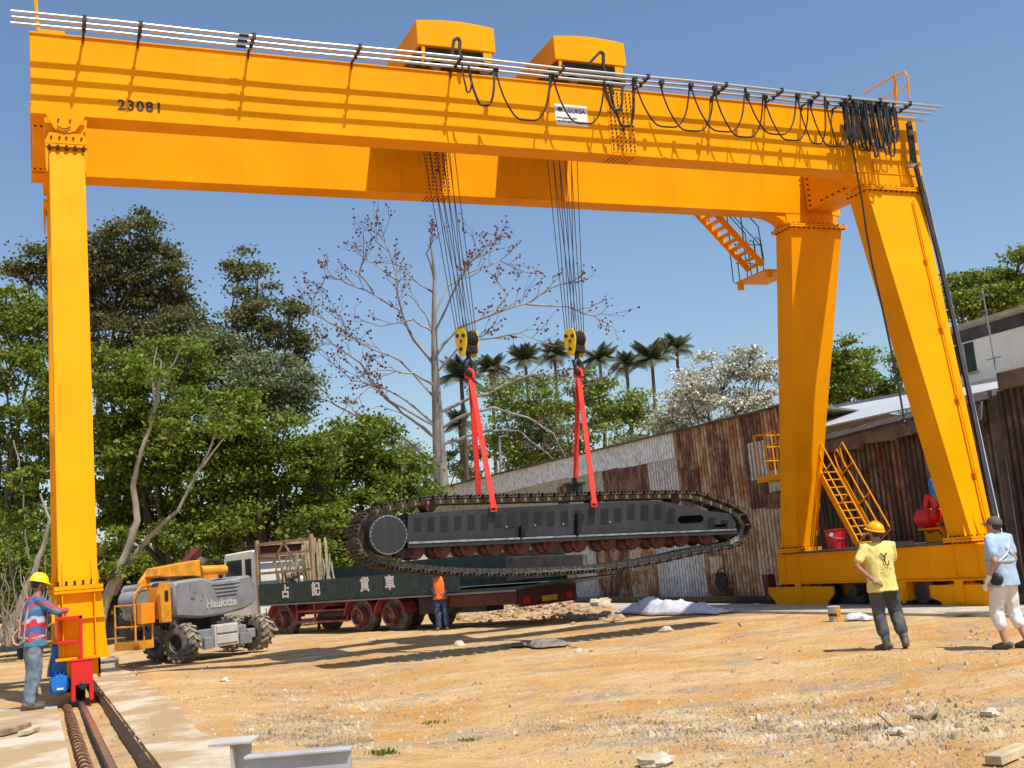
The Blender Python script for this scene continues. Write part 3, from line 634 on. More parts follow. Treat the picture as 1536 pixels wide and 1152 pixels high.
# top handrail right
pp = [AX(1296, 140, 17.75), AX(1346, 111, 17.75), AX(1357, 108, 17.75), AX(1361, 113, 17.75), AX(1364, 149, 17.75)]
mb = MB(); mb.tube(pp, .02, 6); mb.tube([AX(1320, 150, 17.75), AX(1362, 129, 17.75)], .016, 6); mb.tube([AX(1342, 112, 17.72), AX(1344, 160, 17.72)], .035, 6); mb.cyl((17.75, 19.6, ZT-.3), (17.75, 19.6, 11.4), .03)
part('handrail', mb, P, cr)
mb = MB(); mb.tube([(.24, 18.25, ZT), (.20, 18.25, 11.1), (.26, 18.25, 11.9)], .03, 6); mb.tube([(.24, 20.9, ZT), (.24, 20.9, 11.5)], .03, 6); mb.box(.25, .62, 18.06, 18.22, ZT+.023, ZT+.09); part('handrail', mb, P, cr)

# narrow legs at the left
def leg_narrow(sgn):
    Y = lambda y: y if sgn < 0 else 39.283-y
    def ring(z, x0, x1, ya, yb): return [(x0, Y(ya), z), (x1, Y(ya), z), (x1, Y(yb), z), (x0, Y(yb), z)]
    mb = MB(); mb.loft([ring(1.80, .315, .815, 16.60, 17.10), ring(8.55, .348, .862, 18.00, 18.48)]); leg = part('leg', mb, P, cr, bevel=.004)
    mb = MB(); mb.loft([ring(8.551, .29, .91, 17.94, 18.54), ring(8.59, .29, .91, 17.94, 18.54)]); mb.loft([ring(8.60, .29, .91, 17.94, 18.54), ring(8.64, .29, .91, 17.94, 18.54)])
    mb.loft([ring(8.641, .29, .91, 17.965, 18.04), ring(8.78, .35, .85, 17.965, 18.04)]); mb.loft([ring(8.641, .35, .85, 18.05, 18.44), ring(8.85, .35, .85, 18.05, 18.44)])
    for x in (.30, .86): mb.loft([ring(8.15, x+.0, x+.02, 17.955, 18.1), ring(8.549, x-.01, x+.04, 17.955, 18.1)])
    fl = part('flange', mb, P, leg)
    mb = MB(); bolts_row(mb, (.35, Y(17.965), 8.54), (.85, Y(17.965), 8.54), 5, (0, 0, 1), .035, .035)
    for x in (.38, .5, .6, .7, .82): mb.cyl((x, Y(17.93), 8.70), (x, Y(17.964), 8.70), .018, n=8)
    mb.tube([(.47+.13*(k/6)*2*.75+.0, Y(17.93), 8.88-.045*math.sin(math.pi*k/6)) for k in range(7)], .010, 5)
    for x in (.49, .66): mb.cyl((x, Y(17.925), 8.985), (x, Y(17.945), 8.985), .016, n=8)
    part('bolts', mb, M['bolt'], fl)
    mb = MB(); mb.prism([(x, Y(17.95), z) for x, z in ((.29, 9.10), (.90, 9.10), (.74, 8.83), (.66, 8.79), (.52, 8.79), (.44, 8.83))], (0, -.03*sgn, 0)); mb.loft([ring(8.851, .30, .89, 18.05, 18.45), ring(9.10, .28, .92, 18.05, 18.45)])
    part('hinge_plate', mb, P, leg)
    mb = MB(); mb.loft([ring(1.70, .26, .88, 16.52, 17.18), ring(1.735, .26, .88, 16.52, 17.18)]); mb.loft([ring(1.745, .26, .88, 16.52, 17.18), ring(1.799, .26, .88, 16.52, 17.18)])
    for x in (.37, .74): mb.loft([ring(1.80, x, x+.015, 16.53, 16.599), ring(2.12, x, x+.015, 16.64, 16.68)])
    mb.loft([ring(1.80, .265, .314, 16.9, 16.92), ring(2.1, .31, .32, 16.9, 16.92)]); mb.loft([ring(1.80, .816, .865, 16.9, 16.92), ring(2.1, .816, .82, 16.9, 16.92)])
    fl = part('flange', mb, P, leg)
    mb = MB(); bolts_row(mb, (.31, Y(16.56), 1.79), (.84, Y(16.56), 1.79), 6, (0, 0, 1), .02, .075); part('bolts', mb, M['bolt'], fl)
    mb = MB(); mb.loft([ring(.86, .30, .92, 16.55, 17.6), ring(1.699, .30, .86, 16.60, 17.2)])
    for x in (.355, .76): mb.loft([ring(.87, x, x+.015, 16.50, 16.56), ring(1.69, x, x+.015, 16.53, 16.60)])
    mb.loft([ring(1.35, .27, .90, 16.54, 17.2), ring(1.37, .27, .90, 16.54, 17.2)]); mb.loft([ring(.82, .26, .95, 16.50, 17.7), ring(.859, .26, .95, 16.50, 17.7)])
    part('pedestal', mb, P, leg, bevel=.003)
    return leg
leg_narrow(-1); leg_narrow(1)
mb = MB(); mb.box(.34, .80, 17.62, 21.66, 1.0, 1.6); part('sill_beam', mb, P, cr, bevel=.004)
for y0 in (16.62, 20.8):
    mb = MB(); mb.box(.40, .455, y0, y0+1.9, .36, .815); mb.box(.665, .72, y0, y0+1.9, .36, .815); mb.box(.8, .83, y0+.1, y0+.5, .55, .819); mb.box(.7205, .83, y0+.1, y0+.12, .6, .819); b = part('bogie', mb, P, cr)
    for y in (y0+.45, y0+1.45):
        mb = MB(); mb.lathe((.485, y, .53), (1, 0, 0), [(0, .02), (0, .27), (.03, .27), (.031, .24), (.12, .24), (.121, .27), (.15, .27), (.15, .02)], 20); part('wheel', mb, M['dark'], b, smooth=35)
# red buffer box and boxes at the near left foot
mb = MB(); mb.box(.445, .715, 16.38, 16.60, .50, .81); mb.box(.445, .495, 16.38, 16.60, .295, .499); mb.box(.665, .715, 16.38, 16.60, .295, .499); mb.box(.44, .72, 16.37, 16.61, .811, .83)
bx = part('buffer_box', mb, M['red'], cr, bevel=.004)
mb = MB(); mb.lathe((.585, 16.379, .49), (0, -1, 0), [(0, .02), (0, .052), (.10, .052), (.12, .03), (.12, .01)], 16); part('buffer', mb, M['dark'], bx, smooth=35)
mb = MB(); mb.box(.56, .60, 16.40, 16.47, .832, 1.40); mb.box(.28, .599, 16.40, 16.72, 1.36, 1.40); mb.box(.28, .555, 16.40, 16.72, 1.05, 1.085); mb.box(.28, .30, 16.40, 16.72, 1.086, 1.359); mb.box(.301, .559, 16.68, 16.72, 1.086, 1.359); part('control_box', mb, M['red'], cr, bevel=.003)
mb = MB(); mb.lathe((.31, 16.55, .52), (0, 1, 0), [(0, .02), (0, .11), (.04, .135), (.42, .135), (.44, .10), (.44, .02)], 16); mb.box(.18, .44, 16.62, 16.9, .40, .46); mb.box(.22, .42, 16.7, 16.98, .60, 1.02); mb.lathe((.31, 16.84, .62), (0, 0, 1), [(0, .16), (.10, .15), (.3, .10), (.42, .10), (.42, .02)], 14); mb.box(.25, .36, 16.535, 16.555, .44, .50)
for a in (-.05, 0, .05): mb.box(.31+a-.006, .31+a+.006, 16.56, 16.95, .64, .672)
bm_ = part('drive_motor', mb, M['blue'], cr, smooth=35)
mb = MB(); mb.box(.27, .35, 16.53, 16.5345, .455, .48); part('rating_plate', mb, M['white'], bm_)

# conductor pipes along the near girder, with arms
PY = [(17.467, 10.475), (17.62, 10.455), (17.775, 10.435)]
for y, z in PY:
    mb = MB(); x0, x1 = {17.467: (-.16, 18.17), 17.62: (-.15, 18.14), 17.775: (-.17, 18.13)}[y]
    mb.tube([(lerp(x0, x1, k/12), y, z+.012*math.sin(k*1.7)) for k in range(13)], .027, 8); part('festoon_pipe', mb, M['steel'], cr, smooth=60)
mb = MB(); mb.box(15.9, 18.15, 17.86, 17.94, ZT-.13, ZT-.085); part('festoon_pipe', mb, M['steel'], cr)
hang = [.89, 1.723, 3.4955, 5.285, 7.126, 9.127, 10.92, 12.68, 14.0, 14.9, 15.7, 16.5, 17.3]
for x in hang:
    mb = MB(); mb.beam((x, YN+.05, ZT-.01+.023), (x, 17.42, ZT-.015+.02), .035, .03); mb.beam((x, YN-.001, ZT-.02), (x, YN-.001, ZT-.09), .03, .02, (0, 1, 0))
    a = part('hanger_arm', mb, M['dark'], cr)
    mb = MB()
    for y, z in PY: mb.box(x-.03, x+.03, y-.034, y+.034, z-.03, z+.05)
    part('pipe_clamp', mb, M['black'], a)
for x in (3.38,):
    mb = MB()
    for y, z in PY: mb.cyl((x-.13, y, z), (x+.03, y, z), .034, n=8)
    part('pipe_sleeve', mb, M['black'], cr)

# upper stair and platform behind the far leg
ys1, ys2 = 21.75, 22.3
a, b = AY(1075, 322, ys1), AY(1144, 397, ys1); a2 = V((a.x, ys2, a.z)); b2 = V((b.x, ys2, b.z)); up = (a-b).normalized(); a = a+up*.6; a2 = a2+up*.6
mb = MB(); mb.beam(a, b, .03, .16); mb.beam(a2, b2, .03, .16)
n = 11
for k in range(n):
    p = lerp(a, b, (k+.7)/n); mb.box(p.x-.09, p.x+.09, ys1+.016, ys2-.016, p.z-.012, p.z+.012)
st = part('upper_stair', mb, P, cr)
mb = MB(); L = V((0, 0, .95))
for y in (ys1, ys2):
    q0, q1 = V((a.x, y, a.z)), V((b.x, y, b.z)); mb.tube([q0+L, q1+L, q1+V((.05, 0, .1))], .014, 5); mb.tube([q0+L*.5, q1+L*.5], .012, 5)
    for t in (.35, .7): p = lerp(q0, q1, t); mb.cyl(p, p+L, .014, n=5)
part('handrail', mb, M['dark'], st)
pz = b.z-.12; px0 = b.x+.02
mb = MB(); mb.box(px0, 17.2, 21.7, 23.0, pz-.04, pz); mb.box(px0+.2, 16.3, 21.7, 21.78, pz-.2, pz-.041); mb.box(px0+.2, 16.3, 22.9, 22.98, pz-.2, pz-.041); pf = part('platform', mb, P, cr)
mb = MB()
for x in (px0+.15, px0+.4, 16.2): mb.cyl((x, 22.98, pz), (x, 22.98, pz+1.0), .014, n=5)
for z in (.5, 1.0): mb.tube([(px0+.1, 22.98, pz+z), (17.2, 22.98, pz+z)], .014, 5)
for y in (22.5, 22.75): mb.tube([(px0+.35, y, pz), (px0+.35, y, pz+.95), (px0+.45, y, pz+1.05), (px0+.55, y, pz+.95), (px0+.55, y, pz)], .013, 5)
part('handrail', mb, M['dark'], pf)
# lower platform and ship's ladder
mb = MB(); zp = 3.16
mb.box(16.75, 17.95, 22.75, 23.75, zp-.13, zp); pf = part('platform', mb, P, cr)
mb = MB()
for x, y in ((16.78, 22.8), (16.78, 23.25), (16.78, 23.7), (17.3, 23.7), (17.9, 23.7), (17.9, 23.2)): mb.cyl((x, y, zp), (x, y, zp+1.05), .018, n=6)
for z in (.4, .75, 1.05): mb.tube([(16.78, 22.8, zp+z), (16.78, 23.7, zp+z), (17.9, 23.7, zp+z), (17.9, 22.8, zp+z)], .015, 6)
part('handrail', mb, P, pf)
sA, sB = AX(1231.7, 714.6, 17.15), AX(1286, 816, 17.15); sd_ = (sA-sB).normalized(); top = sB+sd_*((zp-sB.z)/sd_.z); bot = sB+sd_*((1.28-sB.z)/sd_.z)
mb = MB()
for x in (17.15, 17.72): mb.beam((x, bot.y, bot.z), (x, top.y, top.z), .03, .15, (0, 1, 0))
n = 10
for k in range(n):
    p = lerp(bot, top, (k+.5)/n); mb.box(17.166, 17.704, p.y-.08, p.y+.08, p.z-.012, p.z+.012)
st = part('ship_ladder', mb, P, cr)
mb = MB(); H1 = V((0, 0, 0))
up_ = V((0, -sd_.z, sd_.y)); up_ = up_ if up_.z > 0 else -up_
for x in (17.13, 17.74):
    for o_ in (.55, .28):
        q0, q1 = V((x, bot.y, bot.z))+up_*o_, V((x, top.y, top.z))+up_*o_; q0 = q0+(q1-q0)*(.05)
        mb.tube([V((x, q0.y-(q0.z-1.28)*.0, q0.z)), q1, q1+sd_*.35, q1+sd_*.35+V((0, .12, -.1)), V((x, q1.y+.2, zp))], .017, 6)
    for t in (.03, .5, .9):
        q = lerp(V((x, bot.y, bot.z)), V((x, top.y, top.z)), t); mb.cyl(q, q+up_*.55, .016, n=6)
part('handrail', mb, P, st)
# ------------------------------------------------------------------ hoist trolleys
def trolley(x0, x1, lab):
    t = thing('hoist_trolley', lab, 'hoist trolley', ((x0+x1)/2, 19.6, 10.55), 'hoist trolleys on top of the crane')
    z0, z1 = 11.06, 11.50; n = 8; y0, y1 = 18.28, 21.2
    top = [(lerp(x0, x1, k/n), z1+.10*math.sin(math.pi*(.12+.72*k/n))) for k in range(n+1)]
    mb = MB(); mb.prism([(x0, y0, z0), (x1, y0, z0)]+[(x, y0, z) for x, z in top[::-1]], (0, y1-y0, 0)); h = part('housing', mb, P, t, bevel=.012)
    mb = MB()
    for y in (18.2, 20.95):
        mb = MB(); mb.box(x0+.1, x1-.1, y, y+.14, 10.62, 10.80)
        for x in (x0+.3, x1-.3): mb.lathe((x, y+.0, 10.655), (0, 1, 0), [(0, .02), (0, .115), (.14, .115), (.14, .02)], 14)
        part('carriage', mb, M['dark'], t)
    mb = MB(); mb.box(x0+.05, x1-.08, 18.36, 21.1, 10.81, 11.05); part('hoist_frame', mb, M['dark'], t)
    mb = MB(); mb.box(x1-.25, x1-.08, 18.3, 18.5, 10.7, 11.059); part('bracket', mb, P, t); mb = MB(); mb.box(x0+.08, x0+.14, 18.3, 18.4, 10.7, 11.059); part('bracket', mb, P, t)
    mb = MB(); xm = (x0+x1)/2; mb.lathe((xm-.55, 19.6, 10.62), (1, 0, 0), [(0, .02), (0, .26), (.04, .26), (.041, .2), (1.06, .2), (1.061, .26), (1.1, .26), (1.1, .02)], 20); part('rope_drum', mb, M['dark'], t, smooth=35)
    return t
tr1 = trolley(6.63, 8.17, 'left yellow hoist trolley with a black underside on the girder top')
tr2 = trolley(9.41, 10.96, 'right yellow hoist trolley above the white sign board')
for t, pts in ((tr1, ((676, 92), (681, 60), (687, 57), (690, 62), (689, 85), (694, 105))), (tr2, ((882, 97), (900, 78), (905, 80), (905, 100), (910, 118), (920, 142)))):
    mb = MB(); q = [AY(x, y, 17.95) for x, y in pts]
    for a, b in zip(q, q[1:]): mb.beam(a, b, .05, .05)
    part('tow_arm', mb, M['dark'], t)

# ------------------------------------------------------------------ festoon cables
fc = thing('festoon_cable', 'black festoon cable hanging in loops from pipes on the near girder', 'cable', (9, 17.6, 10.4))
def loop(x0, y0, x1, y1, yb, Y, r=.017, p=2.6, double=False):
    a, b = AY(x0, y0, Y), AY(x1, y1, Y); xb = (x0+x1)/2; zb = AY(xb, yb, Y).z
    pts = []
    n = 16
    for k in range(n+1):
        u = -1+2*k/n; x = lerp(a.x, b.x, .5+.5*math.copysign(abs(u)**.8, u)); zt = lerp(a.z, b.z, k/n); pts.append((x, Y+.012*math.sin(k*1.3), zb+(zt-zb)*abs(u)**p))
    mb = MB(); mb.tube(pts, r, 6)
    if double: mb.tube([(x+.03, y+.03, z+.04) for x, y, z in pts], r, 6)
    part('cable_loop', mb, M['cable'], fc, smooth=60)
YA, YB = 17.50, 17.70
for a in [(693, 95, 707, 112, 138, YA), (703, 100, 742, 108, 158, YA, .024), (744, 108, 826, 113, 180, YA), (829, 113, 907, 118, 185, YB),
          (914, 128, 950, 118, 189, YB, .026), (951, 116, 1035, 124, 190, YA), (990, 126, 1071, 134, 196, YB), (1035, 124, 1118, 132, 197, YA), (1071, 134, 1145, 141, 205, YB),
          (1118, 132, 1195, 140, 201, YA), (1145, 141, 1213, 148, 210, YB), (1195, 140, 1237, 143, 215, YA), (1213, 148, 1267, 150, 219, YB), (1237, 143, 1268, 148, 219, YA), (906, 122, 934, 130, 165, YA, .026)]: loop(*a)
rl = random.Random(4); x = 1262
for k in range(22):
    wd = rl.uniform(9, 17); x0 = x; y0 = 147+(x0-1262)*.10+rl.uniform(-2, 3)
    loop(x0, y0, x0+wd, y0+1, rl.uniform(205, 234) if x0 < 1322 else rl.uniform(190, 225), rl.choice([YA, YB, 17.6, 17.42]), .019, 4.5); x += 3.3
for x in (952, 992, 1036, 1072, 1119, 1146, 1196, 1214, 1238, 1268, 1280, 1290, 1300, 1310, 1320, 1334, 743, 827):
    p = AY(x, 122+(x-950)*.085-4, YA if x % 4 < 2 else YB); mb = MB(); mb.box(p.x-.04, p.x+.04, p.y-.045, p.y+.045, 10.37, 10.44); mb.box(p.x-.02, p.x+.02, p.y-.02, p.y+.02, 10.30, 10.37)
    part('cable_carrier', mb, M['black'], fc)

# ------------------------------------------------------------------ hook blocks with wire ropes and slings
def hookblock(px, lab, xt, lean):
    c = AY(px, 512, 19.6); c.y = 19.6
    t = thing('hook_block', lab, 'hook block', tuple(c), 'hook blocks hanging on wire ropes')
    # cheek plates turned a little so the left one faces the camera
    ang = math.radians(28); R = Matrix.Rotation(ang, 4, 'Z'); ax = R @ V((1, 0, 0)); sd2 = R @ V((0, 1, 0))
    def cheek(off):
        mb = MB(); pl = []
        for a, z in ((-.13, .26), (.13, .26), (.21, .18), (.235, .05), (.20, -.08), (.12, -.23), (.05, -.28), (-.05, -.28), (-.12, -.23), (-.20, -.08), (-.235, .05), (-.21, .18)): pl.append(c+sd2*a*.62+V((0, 0, z-.03))+ax*off)
        mb.prism(pl, ax*.03); return part('cheek_plate', mb, M['hook_yellow'], t, bevel=.004)
    c1 = cheek(-.19); cheek(.15)
    mb = MB()
    for a, z in ((-.08, .08), (.07, .1), (0, -.17)): mb.cyl(c+sd2*a+V((0, 0, z))-ax*.215, c+sd2*a+V((0, 0, z))-ax*.19, .036, n=12)
    mb.box(*(lambda p: (p.x-.012, p.x+.012, p.y-.02, p.y+.02, p.z-.03, p.z+.03))(c-ax*.196+V((0, 0, -.02)))); part('pin', mb, M['dark'], c1)
    mb = MB()
    for k in range(4): mb.lathe(c+V((0, 0, .04))-ax*(.155-.085*k), ax, [(0, .03), (0, .15), (.015, .15), (.03, .125), (.045, .15), (.06, .15), (.06, .03)], 20)
    part('sheave', mb, M['dark'], t, smooth=35)
    mb = MB(); mb.beam(c-ax*.165-V((0, 0, .16)), c+ax*.165-V((0, 0, .16)), .22, .14); part('crosshead', mb, M['dark'], t, bevel=.01)
    h = c-V((0, 0, .25)); mb = MB(); ring = []
    mb.cyl(h+V((0, 0, .06)), h-V((0, 0, .10)), .05, .045, 10)
    hk = [h+V((0, 0, -.10))]+[h+V((0, 0, -.26))+ax*(.10*math.sin(a))+V((0, 0, .13*math.cos(a))) for a in [math.radians(x) for x in (10, 50, 90, 130, 170, 210, 250, 280)]]
    mb.tube(hk, [.045, .05, .055, .065, .07, .07, .055, .04, .02], 8)
    hk2 = [h+V((0, 0, -.10))]+[h+V((0, 0, -.26))-ax*(.10*math.sin(a))+V((0, 0, .13*math.cos(a))) for a in [math.radians(x) for x in (10, 50, 90, 130, 170)]]
    1 and mb.tube(hk2[:4], [.045, .05, .05, .04], 8)
    part('hook', mb, M['black'], t, smooth=50)
    # ropes up to the drum between the girders
    tx, ty, tz = xt, 19.6, 10.62
    for k in range(10):
        o = -.36+.08*k; s = -.16+.035*k; mb = MB(); a = c+ax*s+sd2*(.13 if k % 2 else -.13)+V((0, 0, .04))
        mb.tube([a, (tx+o, ty+(.19 if k % 2 else -.19), tz)], .0085, 5); part('wire_rope', mb, M['wire'], t)
    return t, h-V((0, 0, .36))
h1, hp1 = hookblock(701, 'left yellow hook block hanging in front of the bare tree', 7.30, 0)
h2, hp2 = hookblock(863, 'right yellow hook block hanging in front of the palms', 10.05, 0)

# ------------------------------------------------------------------ crawler track frame
YT = 19.65; Y0, Y1 = 19.12, 20.18
ct = thing('crawler_track', 'big black excavator crawler track frame hanging in slings from the crane', 'crawler track', (9.3, YT, 2.2))
def A(x, y, Y=Y0): return AY(x, y, Y)
def fr(x, y, Y=Y0): p = AY(x, y, Y); return (p.x, p.z)
body = [fr(x, y, Y0+.12) for x, y in ((612, 771), (700, 764), (930, 752), (990, 751), (1060, 766), (1096, 771), (1104, 786), (1103, 793), (1050, 795), (610, 812.5))]
body2 = [fr(x, y, Y0+.12) for x, y in ((610, 812.5), (1050, 795), (1103, 793), (1105, 801), (850, 811.5), (610, 822.5))]
mb = MB(); mb.prism([(x, Y0+.12, z) for x, z in body], (0, .78, 0))
body_o = part('frame', mb, M['frame'], ct, bevel=.006)
mb = MB(); mb.prism([(x, Y0+.06, z-.003) for x, z in body2], (0, .90, 0)); part('frame_rail', mb, M['frame'], body_o, bevel=.006)
mb = MB(); e = [fr(x, y, Y0+.1) for x, y in ((612, 813), (1102, 793.5), (1102, 795.5), (612, 816))]; mb.prism([(x, Y0+.045, z) for x, z in e], (0, .0145, 0)); part('worn_edge', mb, M['frameedge'], body_o)
mb = MB()
for k in range(24):
    x = 622+k*20; 
    if 1008 < x < 1056 or x > 1092: continue
    yt = 773-.048*(x-612) if x < 930 else (753 if x < 990 else 756+(x-990)*.22); hgt = 24+(k % 3)*1.2
    mb = MB(); p = [fr(x, yt+4, Y0+.11), fr(x+10.5, yt+4, Y0+.11), fr(x+10, yt+hgt, Y0+.11), fr(x-.5, yt+hgt+1, Y0+.11)]; mb.prism([(a, Y0+.112, z) for a, z in p], (0, .0075, 0)); part('stiffener', mb, M['frame2'], body_o)
mb = MB(); p = [fr(1017+a, 779+b, Y0+.11) for a, b in ((4, -5), (34, -6.5), (38, -3), (38, 1), (34, 4), (4, 5.5), (0, 2), (0, -2))]; mb.prism([(a, Y0+.108, z) for a, z in p], (0, .0115, 0))
p = [fr(1072+a, 789+b, Y0+.11) for a, b in ((0, -2), (17, -3), (17, 1), (0, 2))]; mb.prism([(a, Y0+.108, z) for a, z in p], (0, .0115, 0)); part('opening', mb, M['void'], body_o)
for x, y0_, y1_ in ((866, 770, 804), (782, 789, 808)):
    mb = MB()
    q = [fr(x, y0_, Y0), fr(x+10, y0_, Y0), fr(x+11, y0_+5, Y0), fr(x+3, y1_-10, Y0), fr(x+2, y1_, Y0), fr(x, y1_, Y0)]; mb.prism([(a, Y0-.02, z) for a, z in q], (0, .139, 0)); part('lug', mb, M['frame2'], body_o, bevel=.004)
mb = MB()
for x, y in ((845, 786), (803, 788), (760, 790), (915, 783)): p = A(x, y, Y0+.1); mb.cyl(p, p+V((0, .02, 0)), .02, n=8)
part('grease_plug', mb, M['frameedge'], body_o)
# final drive drum and idler
dc = A(580, 803, Y0+.1); mb = MB(); mb.lathe(dc-V((0, .12, 0)), (0, 1, 0), [(0, .02), (0, .325), (.02, .345), (.3, .345), (.3, .02)], 36); dr = part('final_drive', mb, M['frame'], ct, smooth=35)
mb = MB(); mb.tube([dc+V((math.cos(2*math.pi*k/40)*.333, -.121, math.sin(2*math.pi*k/40)*.333)) for k in range(41)], .006, 4)
for k in range(28):
    a = 2*math.pi*k/28; p = dc+V((math.cos(a)*.322, -.128, math.sin(a)*.322)); mb.cyl(p, p+V((0, .012, 0)), .012, n=6)
part('bolt_ring', mb, M['frameedge'], dr)
mb = MB(); mb.lathe((dc.x, YT-.12, dc.z), (0, 1, 0), [(0, .05), (0, .46), (.24, .46), (.24, .05)], 30); part('sprocket', mb, M['trackdark'], ct)
ic = A(1085, 782, YT); mb = MB(); mb.lathe((ic.x, YT-.12, ic.z), (0, 1, 0), [(0, .05), (0, .36), (.06, .40), (.18, .40), (.24, .36), (.24, .05)], 30); part('idler', mb, M['dark'], ct, smooth=35)
mb = MB(); mb.prism([(x, YT-.3, z) for x, z in [fr(600, 772, YT), fr(612, 772, YT), fr(615, 832, YT), fr(604, 838, YT), fr(585, 836, YT)]], (0, .6, 0)); part('drive_bracket', mb, M['frame2'], ct)
rx = [(616, 825), (655, 823), (694, 821), (733, 819.5), (774, 818), (817, 816), (859, 814.5), (902, 812.5), (939, 811), (976, 809.5), (1011, 807), (1046, 804.5)]
for x, y in rx:
    c = A(x, y, YT); mb = MB(); yy_ = YT-.33
    mb.lathe((c.x, yy_, c.z-.01), (0, 1, 0), [(0, .02), (0, .085), (.03, .09), (.031, .165), (.08, .178), (.14, .178), (.15, .14), (.51, .14), (.52, .178), (.58, .178), (.63, .165), (.631, .09), (.66, .085), (.66, .02)], 22); ro = part('track_roller', mb, M['roller'], ct, smooth=35)
    mb = MB(); mb.cyl((c.x, yy_-.05, c.z+.02), (c.x, yy_-.001, c.z+.02), .06, n=12); part('roller_cap', mb, M['bred'], ro)
for x, y in ((640, 760), (888, 747), (1006, 750)):
    c = A(x, y, YT); mb = MB(); mb.lathe((c.x, YT-.2, c.z), (0, 1, 0), [(0, .02), (0, .11), (.05, .13), (.12, .13), (.13, .09), (.27, .09), (.28, .13), (.35, .13), (.4, .11), (.4, .02)], 16); part('carrier_roller', mb, M['bred'], ct, smooth=35)
# shoe chain path (pixels traced on the middle plane)
path = [(612, 754), (650, 748.5), (740, 746), (830, 744), (920, 741.5), (1000, 740), (1048, 741), (1074, 749), (1100, 759), (1117, 769), (1126, 782), (1127, 796), (1119, 809), (1106, 816), (1086, 821), (1040, 829), (988, 841), (911, 852), (866, 855), (800, 858), (729, 859), (667, 856), (625, 852), (588, 848), (563, 841), (548, 831), (540, 818), (537.5, 804), (540, 789), (549, 774), (566, 764), (588, 758.5)]
pp = [AY(x, y, YT-.43) for x, y in path]; pp = [V((p.x, p.z)) for p in pp]
# shift to the outer shoe line is included; resample by arc length
def catmull(P_, n):
    o = []; m = len(P_)
    for i in range(m):
        a, b, c, d = P_[i-1], P_[i], P_[(i+1) % m], P_[(i+2) % m]
        for k in range(n):
            t = k/n; o.append(.5*((2*b)+(c-a)*t+(2*a-5*b+4*c-d)*t*t+(3*b-a-3*c+d)*t**3))
    return o
cp = catmull(pp, 12); L = [0]
for a, b in zip(cp, cp[1:]+cp[:1]): L.append(L[-1]+(b-a).length)
NS = 72; tot = L[-1]
def at(s):
    s %= tot
    for i in range(len(cp)):
        if L[i+1] >= s: t = (s-L[i])/(L[i+1]-L[i]+1e-9); return lerp(cp[i], cp[(i+1) % len(cp)], t)
pitch_ = tot/NS
mb = MB(); hw = .43
# local: X along chain, Y across, Z outward
mb.mi = 0; mb.hexa([(-pitch_*.47, -hw, 0), (pitch_*.36, -hw, 0), (pitch_*.36, hw, 0), (-pitch_*.47, hw, 0), (-pitch_*.47, -hw, .022), (pitch_*.36, -hw, .022), (pitch_*.36, hw, .022), (-pitch_*.47, hw, .022)])
for gx, gh in ((-.42, .045), (-.02, .035), (.26, .045)): mb.box(pitch_*gx, pitch_*gx+.018, -hw, hw, .0221, .022+gh)
mb.mi = 1
for y in (-.17, .17): mb.box(-pitch_*.55, pitch_*.5, y-.022, y+.022, -.085, -.001)
mb.cyl((pitch_*.38, -.2, -.045), (pitch_*.38, .2, -.045), .032, n=8)
for x in (-.25, .15):
    for y in (-.17, .17): mb.cyl((pitch_*x, y*1.5, .022), (pitch_*x, y*1.5, .034), .018, n=6)
shoe_me = mb.mesh('track_shoe', [M['track'], M['trackdark']])
cen = sum(cp, V((0, 0)))/len(cp)
for k in range(NS):
    a, b = at(k*pitch_), at((k+1)*pitch_); m_ = (a+b)/2; d = (b-a).normalized()
    nrm = V((-d.y, d.x));
    # path is clockwise seen from the camera: outward normal
    if k == 0:
        area = sum(p.x*q.y-q.x*p.y for p, q in zip(cp, cp[1:]+cp[:1])); sg = -1 if area > 0 else 1
    nrm = nrm*sg
    X = V((d.x, 0, d.y)); Z = V((nrm.x, 0, nrm.y)); Yv = Z.cross(X)
    o = link('track_shoe', shoe_me, ct); o.matrix_local = Matrix.Translation(V((m_.x, YT, m_.y))-ct.location) @ Matrix(((X.x, Yv.x, Z.x, 0), (X.y, Yv.y, Z.y, 0), (X.z, Yv.z, Z.z, 0), (0, 0, 0, 1)))
mb = MB(); p = A(862, 722, 19.9); mb.box(p.x-.12, p.x+.12, 19.8, 20.05, p.z-.32, p.z-.02); mb.box(p.x-.17, p.x+.17, 19.78, 20.07, p.z-.08, p.z-.02); mb.cyl((p.x, 19.9, p.z-.05), (p.x, 19.9, p.z+.07), .05, n=10); part('lifting_bracket', mb, M['dark'], ct, bevel=.008)
# slings
def sling(hp, ends, lab):
    t = thing('lifting_sling', lab, 'lifting sling', tuple(hp), 'red webbing slings holding the crawler track')
    for i, (x, y, Y) in enumerate(ends):
        b = AY(x, y, Y); mb = MB(); up = (0, 1, 0); n = 8
        for o in (0, .035):
            for k in range(n):
                pa = lerp(hp+V((0, .02*i, -.0)), b, k/n); pb = lerp(hp+V((0, .02*i, 0)), b, (k+1)/n); j = .006*math.sin(k*2.1+i)
                mb.beam(pa+V((o*.9, o, 0)), pb+V((o*.9, o, 0)), .085+j, .022, up)
        part('strap_leg', mb, M['sling'], t)
    mb = MB(); mb.tube([hp+V((.06, -.03, -.10)), hp+V((.05, -.02, .02)), hp+V((0, 0, .07)), hp+V((-.05, .02, .02)), hp+V((-.06, .03, -.10))], .04, 8); part('strap_eye', mb, M['sling'], t, smooth=60)
    mb = MB(); x, y, Y = ends[-1]; b = AY(x, y, Y); mb.tube([b+V((-.06, 0, .05)), b+V((-.05, 0, -.06)), b+V((.05, 0, -.06)), b+V((.06, 0, .05))], .016, 6); part('shackle', mb, M['sling'], t)
